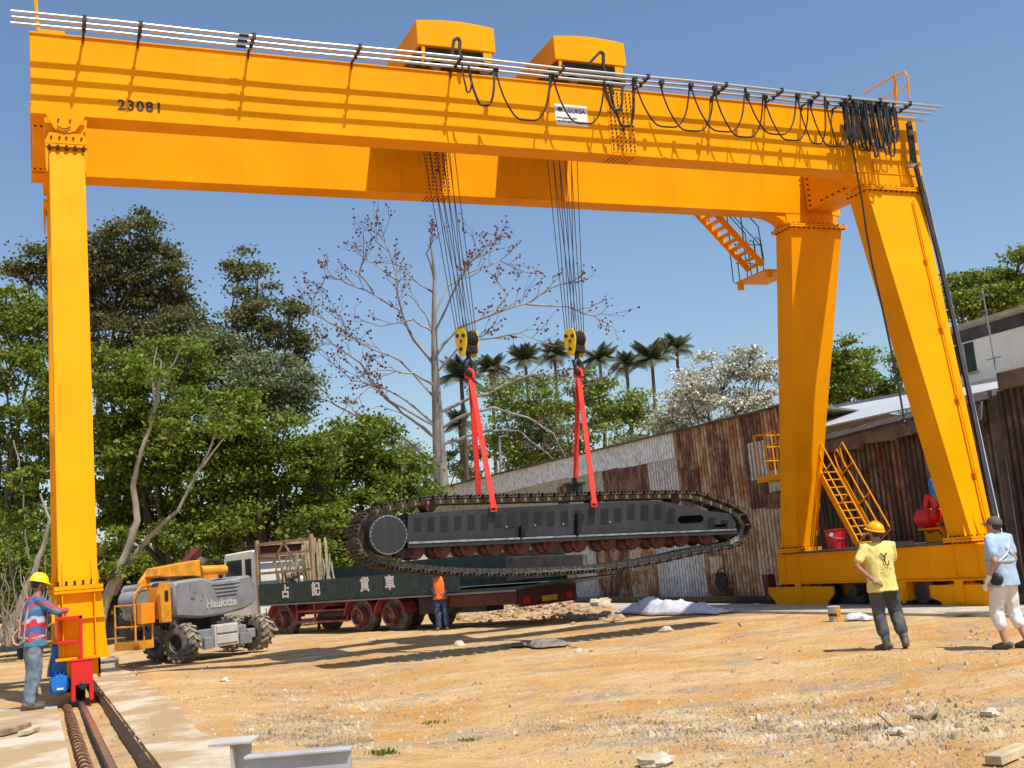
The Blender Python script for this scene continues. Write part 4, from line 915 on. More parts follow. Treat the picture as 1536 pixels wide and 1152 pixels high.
sling(hp1, [(718, 748, 20.1), (740, 762, 19.15)], 'left red webbing sling under the hook block near the bare tree')
sling(hp2, [(863, 720, 19.9), (891, 755, 19.15)], 'right red webbing sling under the hook block near the palms')
# ------------------------------------------------------------------ truck (local frame: x forward, y to its left = towards the camera)
A_ = G(584, 951, -.1); B_ = G(418, 958, -.15); d = (B_-A_); d.z = 0; d.normalize(); n_ = V((-d.y, d.x, 0))
tk = thing('flatbed_truck', 'green sided flatbed truck with red chassis parked before the shed', 'truck', tuple(V((A_.x, A_.y, -.12))-n_*1.22))
TM = Matrix(((d.x, n_.x, 0, 0), (d.y, n_.y, 0, 0), (0, 0, 1, 0), (0, 0, 0, 1))); tk.rotation_euler = (0, 0, math.atan2(d.y, d.x))
def lpart(name, mb, mats, parent, **k): return part(name, mb, mats, parent, world=False, **k)
W2 = 1.2
mb = MB(); mb.box(-4.9, 6.3, -.45, -.33, .62, .95); mb.box(-4.9, 6.3, .33, .45, .62, .95)
for x in (-4.6, -3, -1, 1, 3, 5): mb.box(x, x+.1, -.329, .329, .65, .9)
mb.box(-4.9, -4.75, -1.1, 1.1, .62, 1.02); lpart('chassis', mb, M['dred'], tk)
mb = MB(); mb.box(-4.9, -1.2, -1.15, 1.15, .96, 1.1); mb.box(-4.88, -2.2, .95, 1.14, .66, .955); lpart('rear_skirt', mb, M['bred'], tk)
for x in (-4.6, -4.25): mb = MB(); mb.box(x, x+.2, 1.1401, 1.15, .72, .86); lpart('marker_plate', mb, M['bred'], tk)
mb = MB(); mb.box(-4.6, -4.0, 1.141, 1.15, .78, .80); 
mb = MB(); mb.box(-4.95, 6.2, -W2, W2, 1.02, 1.10); bed = lpart('bed', mb, M['green'], tk)
mb = MB()
def side(y, x0, x1, n, z0=1.06, z1=1.66):
    for k in range(n):
        a = lerp(x0, x1, k/n)+.012; b = lerp(x0, x1, (k+1)/n)-.012; mb.box(a, b, y-.02, y+.02, z0, z1)
        for j in range(1, 4): xx = lerp(a, b, j/4); mb.box(xx-.02, xx+.02, y-.028 if y < 0 else y+.0201, y-.0201 if y < 0 else y+.03, z0+.03, z1-.03)
        mb.box(a+.2, a+.26, y+.021, y+.045, z0+.02, z0+.09)
        mb.box(b-.26, b-.2, y+.021, y+.045, z0+.02, z0+.09)
side(W2+.02, -2.95, 6.15, 6)
sd_l = lpart('side_board', mb, M['green'], tk)
mb = MB(); mb.box(-4.95, 6.15, W2+.0, W2+.06, .98, 1.019); lpart('bed_rail', mb, M['grey'], tk)
mb = MB(); side(-W2-.02, -4.6, 6.15, 6, 1.12, 2.0); lpart('side_board', mb, M['green'], tk)
mb = MB(); lettering(mb, '占', .42, (4.71, W2+.058, 1.36), (-1, 0, 0), (0, 0, 1), .014, .003); lettering(mb, '記', .42, (3.17, W2+.058, 1.37), (-1, 0, 0), (0, 0, 1), .014, .003)
lettering(mb, '貨', .42, (.89, W2+.058, 1.40), (-1, 0, 0), (0, 0, 1), .014, .003); lettering(mb, '車', .42, (-.20, W2+.058, 1.40), (-1, 0, 0), (0, 0, 1), .014, .003); lpart('lettering', mb, M['white'], sd_l)
# lowered tail board and ramps
mb = MB(); mb.hexa([(-6.3, -1.15, 1.16), (-4.96, -1.15, 1.0), (-4.96, 1.25, 1.0), (-6.3, 1.25, 1.16), (-6.3, -1.15, 1.20), (-4.96, -1.15, 1.06), (-4.96, 1.25, 1.06), (-6.3, 1.25, 1.20)]); lpart('tail_board', mb, M['green'], tk)
mb = MB(); mb.hexa([(-5.4, -1.15, 1.25), (-2.6, -1.15, 1.2), (-2.6, -.95, 1.2), (-5.4, -.95, 1.25), (-5.4, -1.15, 1.75), (-2.6, -1.15, 1.85), (-2.6, -.95, 1.85), (-5.4, -.95, 1.75)]); lpart('folded_side', mb, M['brownconc'], tk)
mb = MB(); mb.box(-4.96, -4.88, -1.1, 1.1, .58, 1.0); lt_ = lpart('tail_frame', mb, M['bred'], tk)
mb = MB()
for y in (-.9, .75): mb.box(-4.975, -4.961, y, y+.25, .65, .82)
lpart('tail_light', mb, M['red'], lt_)
mb = MB(); mb.box(-4.98, -4.962, -.3, .3, .66, .80); lpart('number_plate', mb, M['hook_yellow'], lt_)
# red side frame, toolbox, tanks
mb = MB()
for z in (.40, .72, .98): mb.box(2.0, 4.5, 1.0, 1.06, z, z+.05)
for x in (2.0, 3.55, 4.45): mb.box(x, x+.05, 1.0, 1.06, .45, .98)
lpart('side_guard', mb, M['dred'], tk)
mb = MB(); mb.cyl((2.3, .7, .62), (3.4, .7, .62), .22, n=16); lpart('tank', mb, M['dark'], tk, smooth=35)
mb = MB(); mb.box(-3.6, -1.0, .3, .95, .5, .93); lpart('underbox', mb, M['dark'], tk)
def wheel(x, y, s, r=.53):
    mb = MB(); a = V((x, y, r)); ax = V((0, s, 0))
    mb.lathe(a-ax*.28, ax, [(0, .23), (0, r-.06), (.03, r-.01), (.07, r), (.21, r), (.25, r-.01), (.28, r-.06), (.285, .36), (.24, .25), (.24, .23)], 32); ty = lpart('wheel', mb, M['tyre'], tk, smooth=35)
    mb = MB(); mb.lathe(a-ax*.15, ax, [(0, .02), (0, .24), (.41, .255), (.42, .235), (.26, .21), (.22, .12), (.30, .10), (.32, .08), (.32, .02)] if s > 0 else [(0, .02), (0, .29), (.40, .29), (.40, .02)], 24)
    for k in range(8): t = 2*math.pi*k/8; p = a+V((math.cos(t)*.18, s*.14, math.sin(t)*.18)); mb.cyl(p, p+ax*.04, .018, n=6)
    lpart('rim', mb, M['rim'] if s > 0 else M['dark'], ty, smooth=35)
for x, y in ((0, .98), (1.37, .98), (5.2, .98), (0, -.98), (1.37, -.98), (5.2, -.98)): wheel(x, y, 1 if y > 0 else -1)
for x in (0, 1.37, 5.2):
    mb = MB(); n = 12; o = []; i_ = []
    for k in range(n+1):
        t = math.radians(lerp(5, 175, k/n)); o.append((x+math.cos(t)*.66, .68, .53+math.sin(t)*.66*.86)); i_.append((x+math.cos(t)*.62, .68, .53+math.sin(t)*.62*.86))
    for k in range(n): mb.prism([o[k], o[k+1], i_[k+1], i_[k]], (0, .50, 0))
    lpart('fender', mb, M['dred'], tk)
# cab
mb = MB(); pr = [(6.45, .7), (8.35, .7), (8.4, 1.6), (8.15, 2.72), (6.5, 2.78), (6.42, 2.6)]; mb.prism([(x, -1.15, z) for x, z in pr], (0, 2.3, 0)); cb = lpart('cab', mb, M['white'], tk, bevel=.04)
mb = MB(); mb.prism([(x, 1.151, z) for x, z in ((7.15, 1.75), (8.2, 1.75), (8.0, 2.5), (7.15, 2.5))], (0, .012, 0)); mb.prism([(x, 1.151, z) for x, z in ((6.62, 1.75), (6.95, 1.75), (6.95, 2.5), (6.62, 2.5))], (0, .012, 0)); lpart('window', mb, M['glass'], cb)
mb = MB(); mb.prism([(8.43, -1.0, 1.7), (8.43, 1.0, 1.7), (8.2, .95, 2.55), (8.2, -.95, 2.55)], (.012, 0, 0)); lpart('windscreen', mb, M['glass'], cb)
mb = MB(); mb.box(6.3, 7.9, -1.1, 1.1, 2.86, 2.92); mb.box(6.35, 6.42, -1.1, 1.1, 2.5, 2.859); lpart('roof_rack', mb, M['bred'], cb)
# headboard rack of timber
mb = MB()
for x, y in ((6.25, 1.15), (3.4, 1.15), (6.25, -1.1)): mb.box(x-.05, x+.05, y-.05, y+.05, 1.1, 3.05)
for z in (2.0, 2.55, 2.92):
    mb.box(3.4, 6.25, 1.12, 1.18, z-.04, z+.04)
    mb.box(6.22, 6.28, -1.1, 1.1, z-.04, z+.04)
mb.beam((4.8, 1.15, 2.9), (4.3, 1.15, 2.3), .06, .06); mb.beam((4.8, 1.15, 2.9), (5.4, 1.15, 2.3), .06, .06)
rk = lpart('timber_rack', mb, M['wood'], tk)
def tloc(p): return tk.location+TM @ V(p)
rw = random.Random(5); fwood = thing('timber_load', 'bundle of pale poles and broken branches stacked on the truck bed', 'timber', tuple(tloc((4.8, 0, 1.1))))
def wx(mb): mb.v = [tuple(tloc(v)) for v in mb.v]; return mb
for k in range(13):
    x = rw.uniform(3.6, 4.35); mb = MB(); y = rw.uniform(.3, 1.0); mb.beam((x, y, 1.11), (x+rw.uniform(-.1, .1), y+.05, 2.75+rw.uniform(-.15, .2)), .06, .035); part('pole', wx(mb), M['palewood'], fwood)
for k in range(26):
    x = rw.uniform(4.6, 6.1); y = rw.uniform(-.6, 1.0); mb = MB(); q = [V((x, y, 1.12))]
    for j in range(4): q.append(q[-1]+V((rw.uniform(-.16, .16), rw.uniform(-.1, .1), rw.uniform(.2, .42))))
    q = [V((min(6.15, p.x), p.y, p.z)) for p in q]; mb.tube(q, [.05, .045, .035, .028, .02], 6); part('branch', wx(mb), M['bark'] if k % 2 else M['wood'], fwood)
for k in range(6):
    mb = MB(); p = V((rw.uniform(4.6, 6), rw.uniform(.2, .9), rw.uniform(1.5, 2.1))); mb.ball(p, (.17, .14, .14), 7, 5); part('root_lump', wx(mb), M['white'] if k < 2 else M['bark'], fwood)

# ------------------------------------------------------------------ boom lift
A_ = G(285, 993, 0); X = V((-.811, -.586, 0)).normalized(); Yv = V((-X.y, X.x, 0))
bl = thing('boom_lift', 'grey and yellow boom lift with chunky dusty tyres beside the truck', 'boom lift', tuple(A_)); bl.rotation_euler = (0, 0, math.atan2(X.y, X.x))
q_ = G(244, 991, 0)-V((A_.x, A_.y, 0)); W2L = (q_.dot(X), q_.dot(Yv)-.05)
def lw(x, y, r=.43, wd=.38):
    mb = MB(); c = V((x, y, r)); ax = V((1, 0, 0)); mb.lathe(c-ax*wd/2, ax, [(0, .2), (0, r-.09), (.04, r-.035), (wd-.04, r-.035), (wd, r-.09), (wd, .2), (wd-.05, .19), (.05, .19)], 30); w_ = lpart('wheel', mb, M['tyre'], bl, smooth=40)
    mb = MB(); n = 15
    for k in range(n):
        for s in (0, 1):
            t0 = 2*math.pi*(k+.5*s)/n; p = []
            for f, dt, rr in ((0, 0, r-.05), (0, .15, r-.05), (.56, .15+.22, r-.05), (.56, .22, r-.05), (0, 0, r), (0, .15, r), (.56, .15+.22, r+.005), (.56, .22, r+.005)):
                t = t0+dt; xx = -wd/2-.006+f*wd if s == 0 else wd/2+.006-f*wd; p.append((x+xx, y+math.cos(t)*rr, r+math.sin(t)*rr))
            mb.hexa(p)
    lpart('tread', mb, M['tyrelug'], w_)
    mb = MB(); mb.lathe(c+ax*(wd/2-.06), ax, [(0, .02), (0, .195), (.03, .195), (.03, .15), (-.02, .13), (.02, .08), (.03, .02)], 20); mb.lathe(c-ax*(wd/2-.06), -ax, [(0, .02), (0, .195), (.03, .195), (.03, .15), (-.02, .13), (.02, .08), (.03, .02)], 20); lpart('rim', mb, M['dark'], w_, smooth=35)
for x, y in ((-.02, -.25), (*W2L,), (-2.42, -.30), (W2L[0]-2.3, W2L[1])): lw(x, y)
mb = MB(); mb.box(-1.95, -.45, -1.9, -.15, .42, .66); mb.box(-.449, -.24, -.45, -.1, .33, .55); mb.box(-.449, -.24, -2.2, -1.9, .33, .55); mb.box(-2.2, -1.951, -.45, -.1, .33, .55); ch = lpart('chassis', mb, M['grey'], bl, bevel=.02)
mb = MB(); mb.box(-1.55, -.80, -.149, -.02, .24, .74); mb.box(-1.5, -.85, -.0199, .005, .30, .50); mb.box(-1.5, -.85, -.0199, .02, .54, .72); lpart('battery_box', mb, M['lgrey'], ch, bevel=.015)
for x0, x1 in ((-.76, -.50), (-2.0, -1.62)):
    mb = MB(); mb.box(x0, x1, -.149, -.03, .22, .48); lpart('axle_cover', mb, M['grey'], ch, bevel=.01)
mb = MB(); mb.cyl((-1.2, -1.1, .66), (-1.2, -1.1, .90), .42, n=20); mb.cyl((-2.3, -.30, .43), (.0, -.25, .43), .05, n=8); lpart('slew_ring', mb, M['dark'], bl, smooth=35)
# moulded grey cover
pr = [(.27, 1.02), (.30, 1.72), (.20, 1.80), (-.55, 1.84), (-.72, 1.80), (-.86, 1.74), (-1.55, 1.76), (-1.8, 1.80), (-2.12, 1.82), (-2.28, 1.60), (-2.30, 1.24), (-2.16, 1.12), (-1.85, 1.02), (-1.2, .95), (-.5, .93)]
mb = MB(); mb.prism([(x, -.92, z) for x, z in pr], (0, .82, 0)); cv = lpart('engine_cover', mb, M['grey'], bl, bevel=.05, smooth=40)
for k in range(4):
    mb = MB(); mb.tube([(-.85-.05*k, -.098, 1.66-.085*k), (-1.0, -.092, 1.655-.085*k), (-1.6, -.092, 1.665-.085*k), (-1.75+.04*k, -.098, 1.68-.085*k)], .016, 6); lpart('cover_rib', mb, M['grey'], cv, smooth=60)
mb = MB(); lettering(mb, 'Haulotte', .27, (-1.12, -.092, 1.225), (-1, 0, 0), (0, 0, 1), .008, .006); lpart('lettering', mb, M['lgrey'], cv)
mb = MB()
for x, z, a, b in ((-.18, 1.62, .02, .14), (-.30, 1.52, .1, .015), (-.25, 1.38, .12, .05), (-.55, 1.42, .02, .14), (-.5, 1.32, .08, .015)): mb.box(x-a/2, x+a/2, -.0995, -.0965, z-b/2, z+b/2)
lpart('faded_decal', mb, M['fence'], cv)
mb = MB(); mb.prism([(x, -1.90, z) for x, z in pr], (0, .80, 0)); lpart('engine_cover', mb, M['grey'], bl, bevel=.05)
mb = MB(); mb.box(-2.2, .1, -1.09, -.93, .95, 1.6); lpart('turret_frame', mb, M['dark'], bl)
mb = MB(); mb.prism([(x, -.95, z) for x, z in ((.31, .92), (.60, .92), (.66, 1.55), (.58, 1.86), (.30, 2.14), (.22, 2.1), (.31, 1.8))], (0, .10, 0)); mb.prism([(x, -.30, z) for x, z in ((.31, .92), (.58, .92), (.62, 1.55), (.55, 1.8), (.31, 1.78))], (0, .12, 0)); mb.box(.32, .55, -.849, -.301, 1.0, 1.7); ym = lpart('turret_mast', mb, M['liftyel'], bl, bevel=.01)
mb = MB(); mb.box(.40, .50, -.1795, -.17, 1.38, 1.62); lpart('slot', mb, M['dark'], ym)
mb = MB(); mb.prism([(x, -.86, z) for x, z in ((.45, 1.95), (.40, 2.14), (-.80, 2.26), (-.84, 1.86), (-.60, 1.90), (.30, 1.92))], (0, .45, 0)); bo = lpart('lower_boom', mb, M['liftyel'], bl, bevel=.015)
mb = MB(); mb.cyl((-.86, -.5, 1.98), (-1.62, -.45, 1.99), .14, .12, n=14); mb.cyl((-1.2, -.48, 1.985), (-1.28, -.47, 1.985), .11, n=14); mb.box(-1.3, -.85, -.7, -.35, 1.80, 1.90); lpart('boom_pivot', mb, M['liftyel'], bo, smooth=35)
mb = MB()
for k in range(5): mb.tube([(-.8, -.5-.06*k, 2.1), (-1.1, -.5-.05*k, 2.25+.02*k), (-1.5, -.5-.06*k, 2.22), (-1.75, -.6, 1.95)], .025, 5)
lpart('hose', mb, M['black'], bo)
mb = MB(); mb.beam((-.4, -.65, 2.05), (-1.5, -1.2, 2.5), .16, .2); lpart('upper_boom', mb, M['bred'], bo)
mb = MB(); mb.box(.55, .75, -1.2, -.75, 1.15, 1.72); mb.cyl((.66, -1.25, 1.45), (.66, -.65, 1.45), .23, n=20); lpart('knuckle', mb, M['grey'], bl, smooth=35)
mb = MB(); mb.tube([(.5, -.6, 1.78), (.75, -.6, 1.78), (.98, -.6, 1.6), (1.0, -.6, 1.2), (.9, -.6, 1.0)], .02, 5); mb.tube([(.5, -.62, 1.74), (.8, -.62, 1.72), (.95, -.62, 1.5)], .015, 5); lpart('hose_loop', mb, M['liftyel'], bl)
bk = MB(); x0, x1, y0, y1, z0, z1 = .60, 1.06, -1.15, -.5, .42, 1.36
for x in (x0, x1):
    for y in (y0, y1): bk.cyl((x, y, z0), (x, y, z1), .022, n=6)
for z in (z0+.02, (z0+z1)/2, z1): bk.tube([(x0, y0, z), (x1, y0, z), (x1, y1, z), (x0, y1, z), (x0, y0, z)], .022, 6)
for x in (.83,): bk.cyl((x, y1, z0), (x, y1, z1), .018, n=6)
bs_ = lpart('basket', bk, M['liftyel'], bl)
mb = MB(); mb.box(x0, x1, y0, y1, z0-.03, z0-.001); mb.box(x0, x1, y1+.023, y1+.04, z0-.02, z0+.16); mb.box(x1+.023, x1+.04, y0, y1, z0-.02, z0+.16); lpart('floor', mb, M['liftyel'], bs_)
mb = MB(); mb.box(x0+.05, x0+.42, y1+.024, y1+.16, .94, 1.38); mb.cyl((x0+.13, y1+.16, 1.32), (x0+.13, y1+.166, 1.32), .025, n=8); lpart('control_console', mb, mat('console_orange', (.85, .27, .01), .45), bs_, bevel=.01)
mb = MB(); mb.box(x0+.1, x1-.2, y0+.1, y1-.2, .6, .8); lpart('tool_tray', mb, M['dark'], bs_)
# ------------------------------------------------------------------ people
def capsule_chain(mb, pts, rads, n=12, flat=None):
    """rounded tapered limb through the joints"""
    pts = [V(p) for p in pts]; P_ = []; R_ = []
    for i in range(len(pts)-1):
        L_ = (pts[i+1]-pts[i]).length; st = max(2, int(L_/.05))
        for k in range(st): t = k/st; P_.append(lerp(pts[i], pts[i+1], t)); R_.append(lerp(rads[i], rads[i+1], t))
    P_.append(pts[-1]); R_.append(rads[-1])
    d0 = (P_[1]-P_[0]).normalized(); d1 = (P_[-1]-P_[-2]).normalized(); r0, r1 = R_[0], R_[-1]
    pre = [(P_[0]-d0*r0*c, r0*s) for c, s in ((.98, .18), (.8, .6), (.45, .9))]; post = [(P_[-1]+d1*r1*c, r1*s) for c, s in ((.45, .9), (.8, .6), (.98, .18))]
    mb.tube([p for p, _ in pre]+P_+[p for p, _ in post], [r for _, r in pre]+R_+[r for _, r in post], n)
def torso(mb, secs, n=20):
    """secs: (centre, right half width, front half depth, right vector)"""
    rings = []
    for c, a, b, rv in secs:
        c, rv = V(c), V(rv).normalized(); fv = V((0, 0, 1)).cross(rv); rings.append([c+rv*a*math.copysign(abs(math.cos(t))**.8, math.cos(t))+fv*b*math.sin(t) for t in [2*math.pi*k/n for k in range(n)]])
    mb.loft(rings)
def fuse(name, mb, m, parent, vox=.011, fold=0, fs=9, seed=0, keep=4):
    tmp = link('tmp', mb.mesh('tmp', m)); r = tmp.modifiers.new('r', 'REMESH'); r.mode = 'VOXEL'; r.voxel_size = vox; r.use_smooth_shade = True
    s = tmp.modifiers.new('s', 'SMOOTH'); s.factor = .5; s.iterations = keep
    dg = bpy.context.evaluated_depsgraph_get(); dg.update(); me = bpy.data.meshes.new_from_object(tmp.evaluated_get(dg)); bpy.data.objects.remove(tmp)
    if fold:
        for v in me.vertices:
            p = v.co; f = noise.noise(V((p.x*fs+seed, p.y*fs, p.z*fs*.55+seed)))+.5*noise.noise(V((p.x*fs*2.3, p.y*fs*2.3+seed, p.z*fs*1.5))); v.co = p+v.normal*f*fold
    me.materials.clear(); me.materials.append(m); me.name = name; me.shade_smooth(); return link(name, me, parent)
def hand(mb, wr, dr, palm_n, curl, side, s=1.0):
    """palm, four bent fingers of different lengths and a thumb from the side of the palm"""
    dr = V(dr).normalized(); pn = V(palm_n); pn = (pn-dr*pn.dot(dr)).normalized(); sv = dr.cross(pn)*side; wr = V(wr)
    for o in (-.026, -.009, .009, .026): capsule_chain(mb, [wr+sv*o*.6, wr+dr*.085*s+sv*o], [.016, .013], 8)
    for o, l in ((-.030, .062), (-.010, .078), (.010, .083), (.030, .074)):
        a = wr+dr*.088*s+sv*o; t1 = curl*.6; t2 = curl*1.5
        b = a+(dr*math.cos(t1)+pn*math.sin(t1))*l*.5; c = b+(dr*math.cos(t2)+pn*math.sin(t2))*l*.5; capsule_chain(mb, [a, b, c], [.0105, .0095, .0085], 8)
    a = wr+dr*.025+sv*.028; b = a+(dr*.55+sv*.7+pn*.35).normalized()*.04; c = b+(dr*.8+sv*.2+pn*.5).normalized()*.032; capsule_chain(mb, [a, b, c], [.014, .0115, .0095], 8)
def head(mb, c, yaw, pitch, s=1):
    R = Matrix.Rotation(yaw, 3, 'Z') @ Matrix.Rotation(pitch, 3, 'X'); c = V(c)
    def el(o, r, n=14, m=10):
        t = MB(); t.ball((0, 0, 0), r, n, m); mb.add([c+R @ (V(v)+V(o))*s for v in t.v], t.f)
    el((0, -.012, .018), (.076, .094, .098)); el((0, .022, -.052), (.056, .066, .066)); el((0, .045, -.085), (.030, .030, .024)); el((0, .088, -.012), (.011, .013, .026)); el((0, .096, -.028), (.015, .014, .012))
    for x in (-1, 1): el((x*.077, -.004, -.008), (.010, .02, .032)); el((x*.03, .074, .012), (.022, .014, .008))
    el((0, .078, -.058), (.026, .012, .009))
    return lambda p: c+R @ V(p)*s
def shell_cap(f, zc, r, rz, brim, n=22, peak=0, z0=0):
    mb = MB(); rings = []
    for k, t in enumerate([0, .3, .6, .9, 1.15, 1.35, 1.5, math.pi/2-.01][::-1]):
        rings.append([f((r[0]*math.cos(a)*math.cos(math.pi/2-t) if 0 else r[0]*math.cos(a)*math.sin(t+.02), r[1]*math.sin(a)*math.sin(t+.02)-.01, zc+rz*math.cos(t))) for a in [2*math.pi*j/n for j in range(n)]])
    mb.loft(rings)
    out = []; inn = []; out2 = []
    for j in range(n):
        a = 2*math.pi*j/n; ex = brim+peak*max(0, math.sin(a))**3; dz = -.012-.25*ex*0
        out.append(f(((r[0]+ex)*math.cos(a), (r[1]+ex)*math.sin(a)-.01, zc-.012-peak*.25*max(0, math.sin(a))))); inn.append(f((r[0]*.96*math.cos(a), r[1]*.96*math.sin(a)-.01, zc+.006))); out2.append(f(((r[0]+ex)*math.cos(a), (r[1]+ex)*math.sin(a)-.01, zc-.004-peak*.25*max(0, math.sin(a)))))
    inn2 = [f((r[0]*.96*math.cos(2*math.pi*j/n), r[1]*.96*math.sin(2*math.pi*j/n)-.01, zc-.01)) for j in range(n)]
    mb.loft([inn, out2, out, inn2], caps=False)
    return mb
def person(label, loc, hd, J, skin, top, topm, legm, bootm, hat=None, boot_h=.24, short=0, fold=.010, sc=1.0, hairm=True, headyp=(0, 0)):
    t = thing('person', label, 'person', tuple(loc)); t.rotation_euler = (0, 0, math.atan2(-hd[0], hd[1])); t.scale = (sc, sc, sc)
    j = {k: V(v) for k, v in J.items() if isinstance(v, tuple)}; rv = (j['shR']-j['shL']).normalized(); rh = (j['hipR']-j['hipL']).normalized(); pel = (j['hipR']+j['hipL'])/2; chest = (j['shR']+j['shL'])/2
    mb = MB(); f = head(mb, j['head'], *headyp)
    capsule_chain(mb, [chest+V((0, 0, .0)), j['head']-V((0, 0, .07))], [.058, .055])
    torso(mb, [(pel+V((0, 0, -.06)), .13, .09, rh), (pel+V((0, 0, .08)), .135, .095, rh), (lerp(pel, chest, .5), .125, .09, rv), (lerp(pel, chest, .8), .15, .10, rv), (chest+V((0, 0, .0)), .15, .08, rv), (chest+V((0, 0, .05)), .07, .06, rv)])
    for s in 'LR':
        capsule_chain(mb, [chest+(j['sh'+s]-chest)*.6, j['sh'+s], j['el'+s], j['wr'+s]], [.055, .052, .038, .026]); sg = 1 if s == 'R' else -1
        hd_ = j.get('hd'+s, j['wr'+s]-j['el'+s]); hand(mb, j['wr'+s], hd_, j.get('pn'+s, V((-sg, 0, 0))), .5, sg)
        capsule_chain(mb, [j['hip'+s], j['kn'+s], j['an'+s]], [.082, .058, .045]); capsule_chain(mb, [j['an'+s]-V((0, 0, .02)), j['toe'+s]], [.04, .028])
    fuse('body', mb, skin, t, .009, keep=3)
    # shirt
    mb = MB(); hem = .10 if top != 'tuck' else .0
    torso(mb, [(pel+V((0, 0, .0-hem)), .215, .165, rh), (pel+V((0, 0, .10)), .195, .145, rh), (lerp(pel, chest, .5), .195, .14, rv), (lerp(pel, chest, .78), .21, .135, rv), (chest+V((0, 0, -.01)), .20, .11, rv), (chest+V((0, 0, .055)), .085, .075, rv)])
    for s in 'LR':
        el, sh, wr = j['el'+s], j['sh'+s], j['wr'+s]; q = [chest+(sh-chest)*.6, sh, lerp(sh, el, .66)] if short else [chest+(sh-chest)*.6, sh, el, lerp(el, wr, .93)]
        capsule_chain(mb, q, [.074, .070, .068] if short else [.074, .070, .056, .044])
    fuse('shirt', mb, topm, t, .011, fold*1.6, 8, loc[0], keep=4)
    mb = MB(); torso(mb, [(pel+V((0, 0, -.10)), .165, .12, rh), (pel+V((0, 0, .0)), .165, .12, rh), (pel+V((0, 0, .09)), .15, .11, rh)])
    for s in 'LR':
        lo = lerp(j['kn'+s], j['an'+s], J.get('cuff', .9)); capsule_chain(mb, [j['hip'+s], j['kn'+s], lo], [.118, .092, .082])
    fuse('trousers', mb, legm, t, .012, fold*1.9, 9, loc[1], keep=4)
    for s in 'LR':
        mb = MB(); a, to = j['an'+s], j['toe'+s]; dr = (to-a); 
        if boot_h: capsule_chain(mb, [lerp(a, j['kn'+s], boot_h/.4), a], [.062, .056])
        capsule_chain(mb, [a-dr*.28-V((0, 0, .03)), a-V((0, 0, .025)), lerp(a, to, .55)-V((0, 0, .012)), to], [.043, .052, .047, .036]); fuse('boot' if boot_h else 'shoe', mb, bootm, t, .010, .003, 12, 3, keep=3)
    if hairm:
        mb = MB(); tm = MB(); tm.ball((0, -.022, .022), (.082, .092, .094), 16, 10); mb.add([f(v) for v in tm.v if 1], tm.f); fuse('hair', mb, M['hair'], t, .010, .004, 40, 1, keep=2)
    mb = MB()
    for x in (-.03, .03): mb.ball(f((x, .083, .002)), .009, 8, 6)
    o = link('eye', mb.mesh('eye', M['hair'], smooth=60), t)
    if hat: hat(t, f)
    return t, j, f
def helmet(m):
    def h(t, f):
        mb = shell_cap(f, .045, (.108, .128), .112, .012, peak=.045); o = link('helmet', mb.mesh('helmet', m, smooth=50), t)
        mb = MB(); mb.tube([f((.02*0, math.sin(a)*.122-.01, .045+math.cos(a)*.118)) for a in [math.radians(x) for x in range(-70, 75, 10)]], .008, 6); link('helmet_rib', mb.mesh('helmet_rib', m, smooth=50), o)
        mb = MB(); mb.tube([f((.079, .01, .04)), f((.074, .02, -.05)), f((.04, .05, -.105)), f((0, .06, -.118)), f((-.04, .05, -.105)), f((-.074, .02, -.05)), f((-.079, .01, .04))], .005, 5); link('chin_strap', mb.mesh('chin_strap', M['dark']), o)
    return h
def cap(m):
    def h(t, f):
        mb = shell_cap(f, .035, (.086, .104), .088, .002, peak=.085); link('cap', mb.mesh('cap', m, smooth=60), t)
    return h
def base(**k):
    d_ = dict(head=(0, .02, 1.62), shL=(-.18, 0, 1.41), shR=(.18, 0, 1.41), elL=(-.23, -.03, 1.13), elR=(.23, -.03, 1.13), wrL=(-.24, .06, .88), wrR=(.24, .06, .88), hipL=(-.09, 0, .90), hipR=(.09, 0, .90),
              knL=(-.11, .03, .49), knR=(.11, .03, .49), anL=(-.12, 0, .085), anR=(.12, 0, .085), toeL=(-.14, .17, .035), toeR=(.14, .17, .035)); d_.update(k); return d_
hd = lambda a: (math.sin(math.radians(a)), math.cos(math.radians(a)))
# worker by the left leg, arms forward on the red box
pos = G(60, 1055, .245); pos = V((-.015, 16.62, .245))
p1, j1, f1 = person('worker in yellow helmet and striped shirt beside the red box', pos, hd(72), base(head=(0, .10, 1.60), shL=(-.17, .06, 1.40), shR=(.17, .03, 1.40), elL=(-.20, .28, 1.24), elR=(.20, .26, 1.22), wrL=(-.10, .44, 1.26), wrR=(.13, .44, 1.24), hdL=(0.1, 1, -.1), hdR=(-.1, 1, -.1), pnL=(0, 0, -1), pnR=(0, 0, -1), knL=(-.10, .04, .49), knR=(.11, -.02, .49), anR=(.12, -.10, .085), toeR=(.14, .07, .035)), M['skin'], 'out', M['plaid'], M['jeans'], M['boot'], helmet(M['helmet_y']), boot_h=.16, headyp=(0, -.25))
mb = MB(); pel = V((0, 0, .92))
mb.tube([pel+V((.20*math.cos(a), .15*math.sin(a), .01*math.sin(3*a))) for a in [2*math.pi*k/16 for k in range(17)]], .018, 6)
for s in (-1, 1): mb.tube([(s*.10, -.14, .93), (s*.11, -.12, 1.15), (s*.11, -.06, 1.36), (s*.11, .04, 1.475), (s*.11, .16, 1.35), (s*.10, .16, 1.1), (s*.09, .14, .93)], .013, 6)
mb.tube([(-.14, -.13, 1.05), (-.17, -.2, .95), (-.1, -.2, .86), (.03, -.19, .84), (.14, -.15, .9)], .013, 6)
link('harness', mb.mesh('harness', M['strap'], smooth=60), p1)
mb = MB()
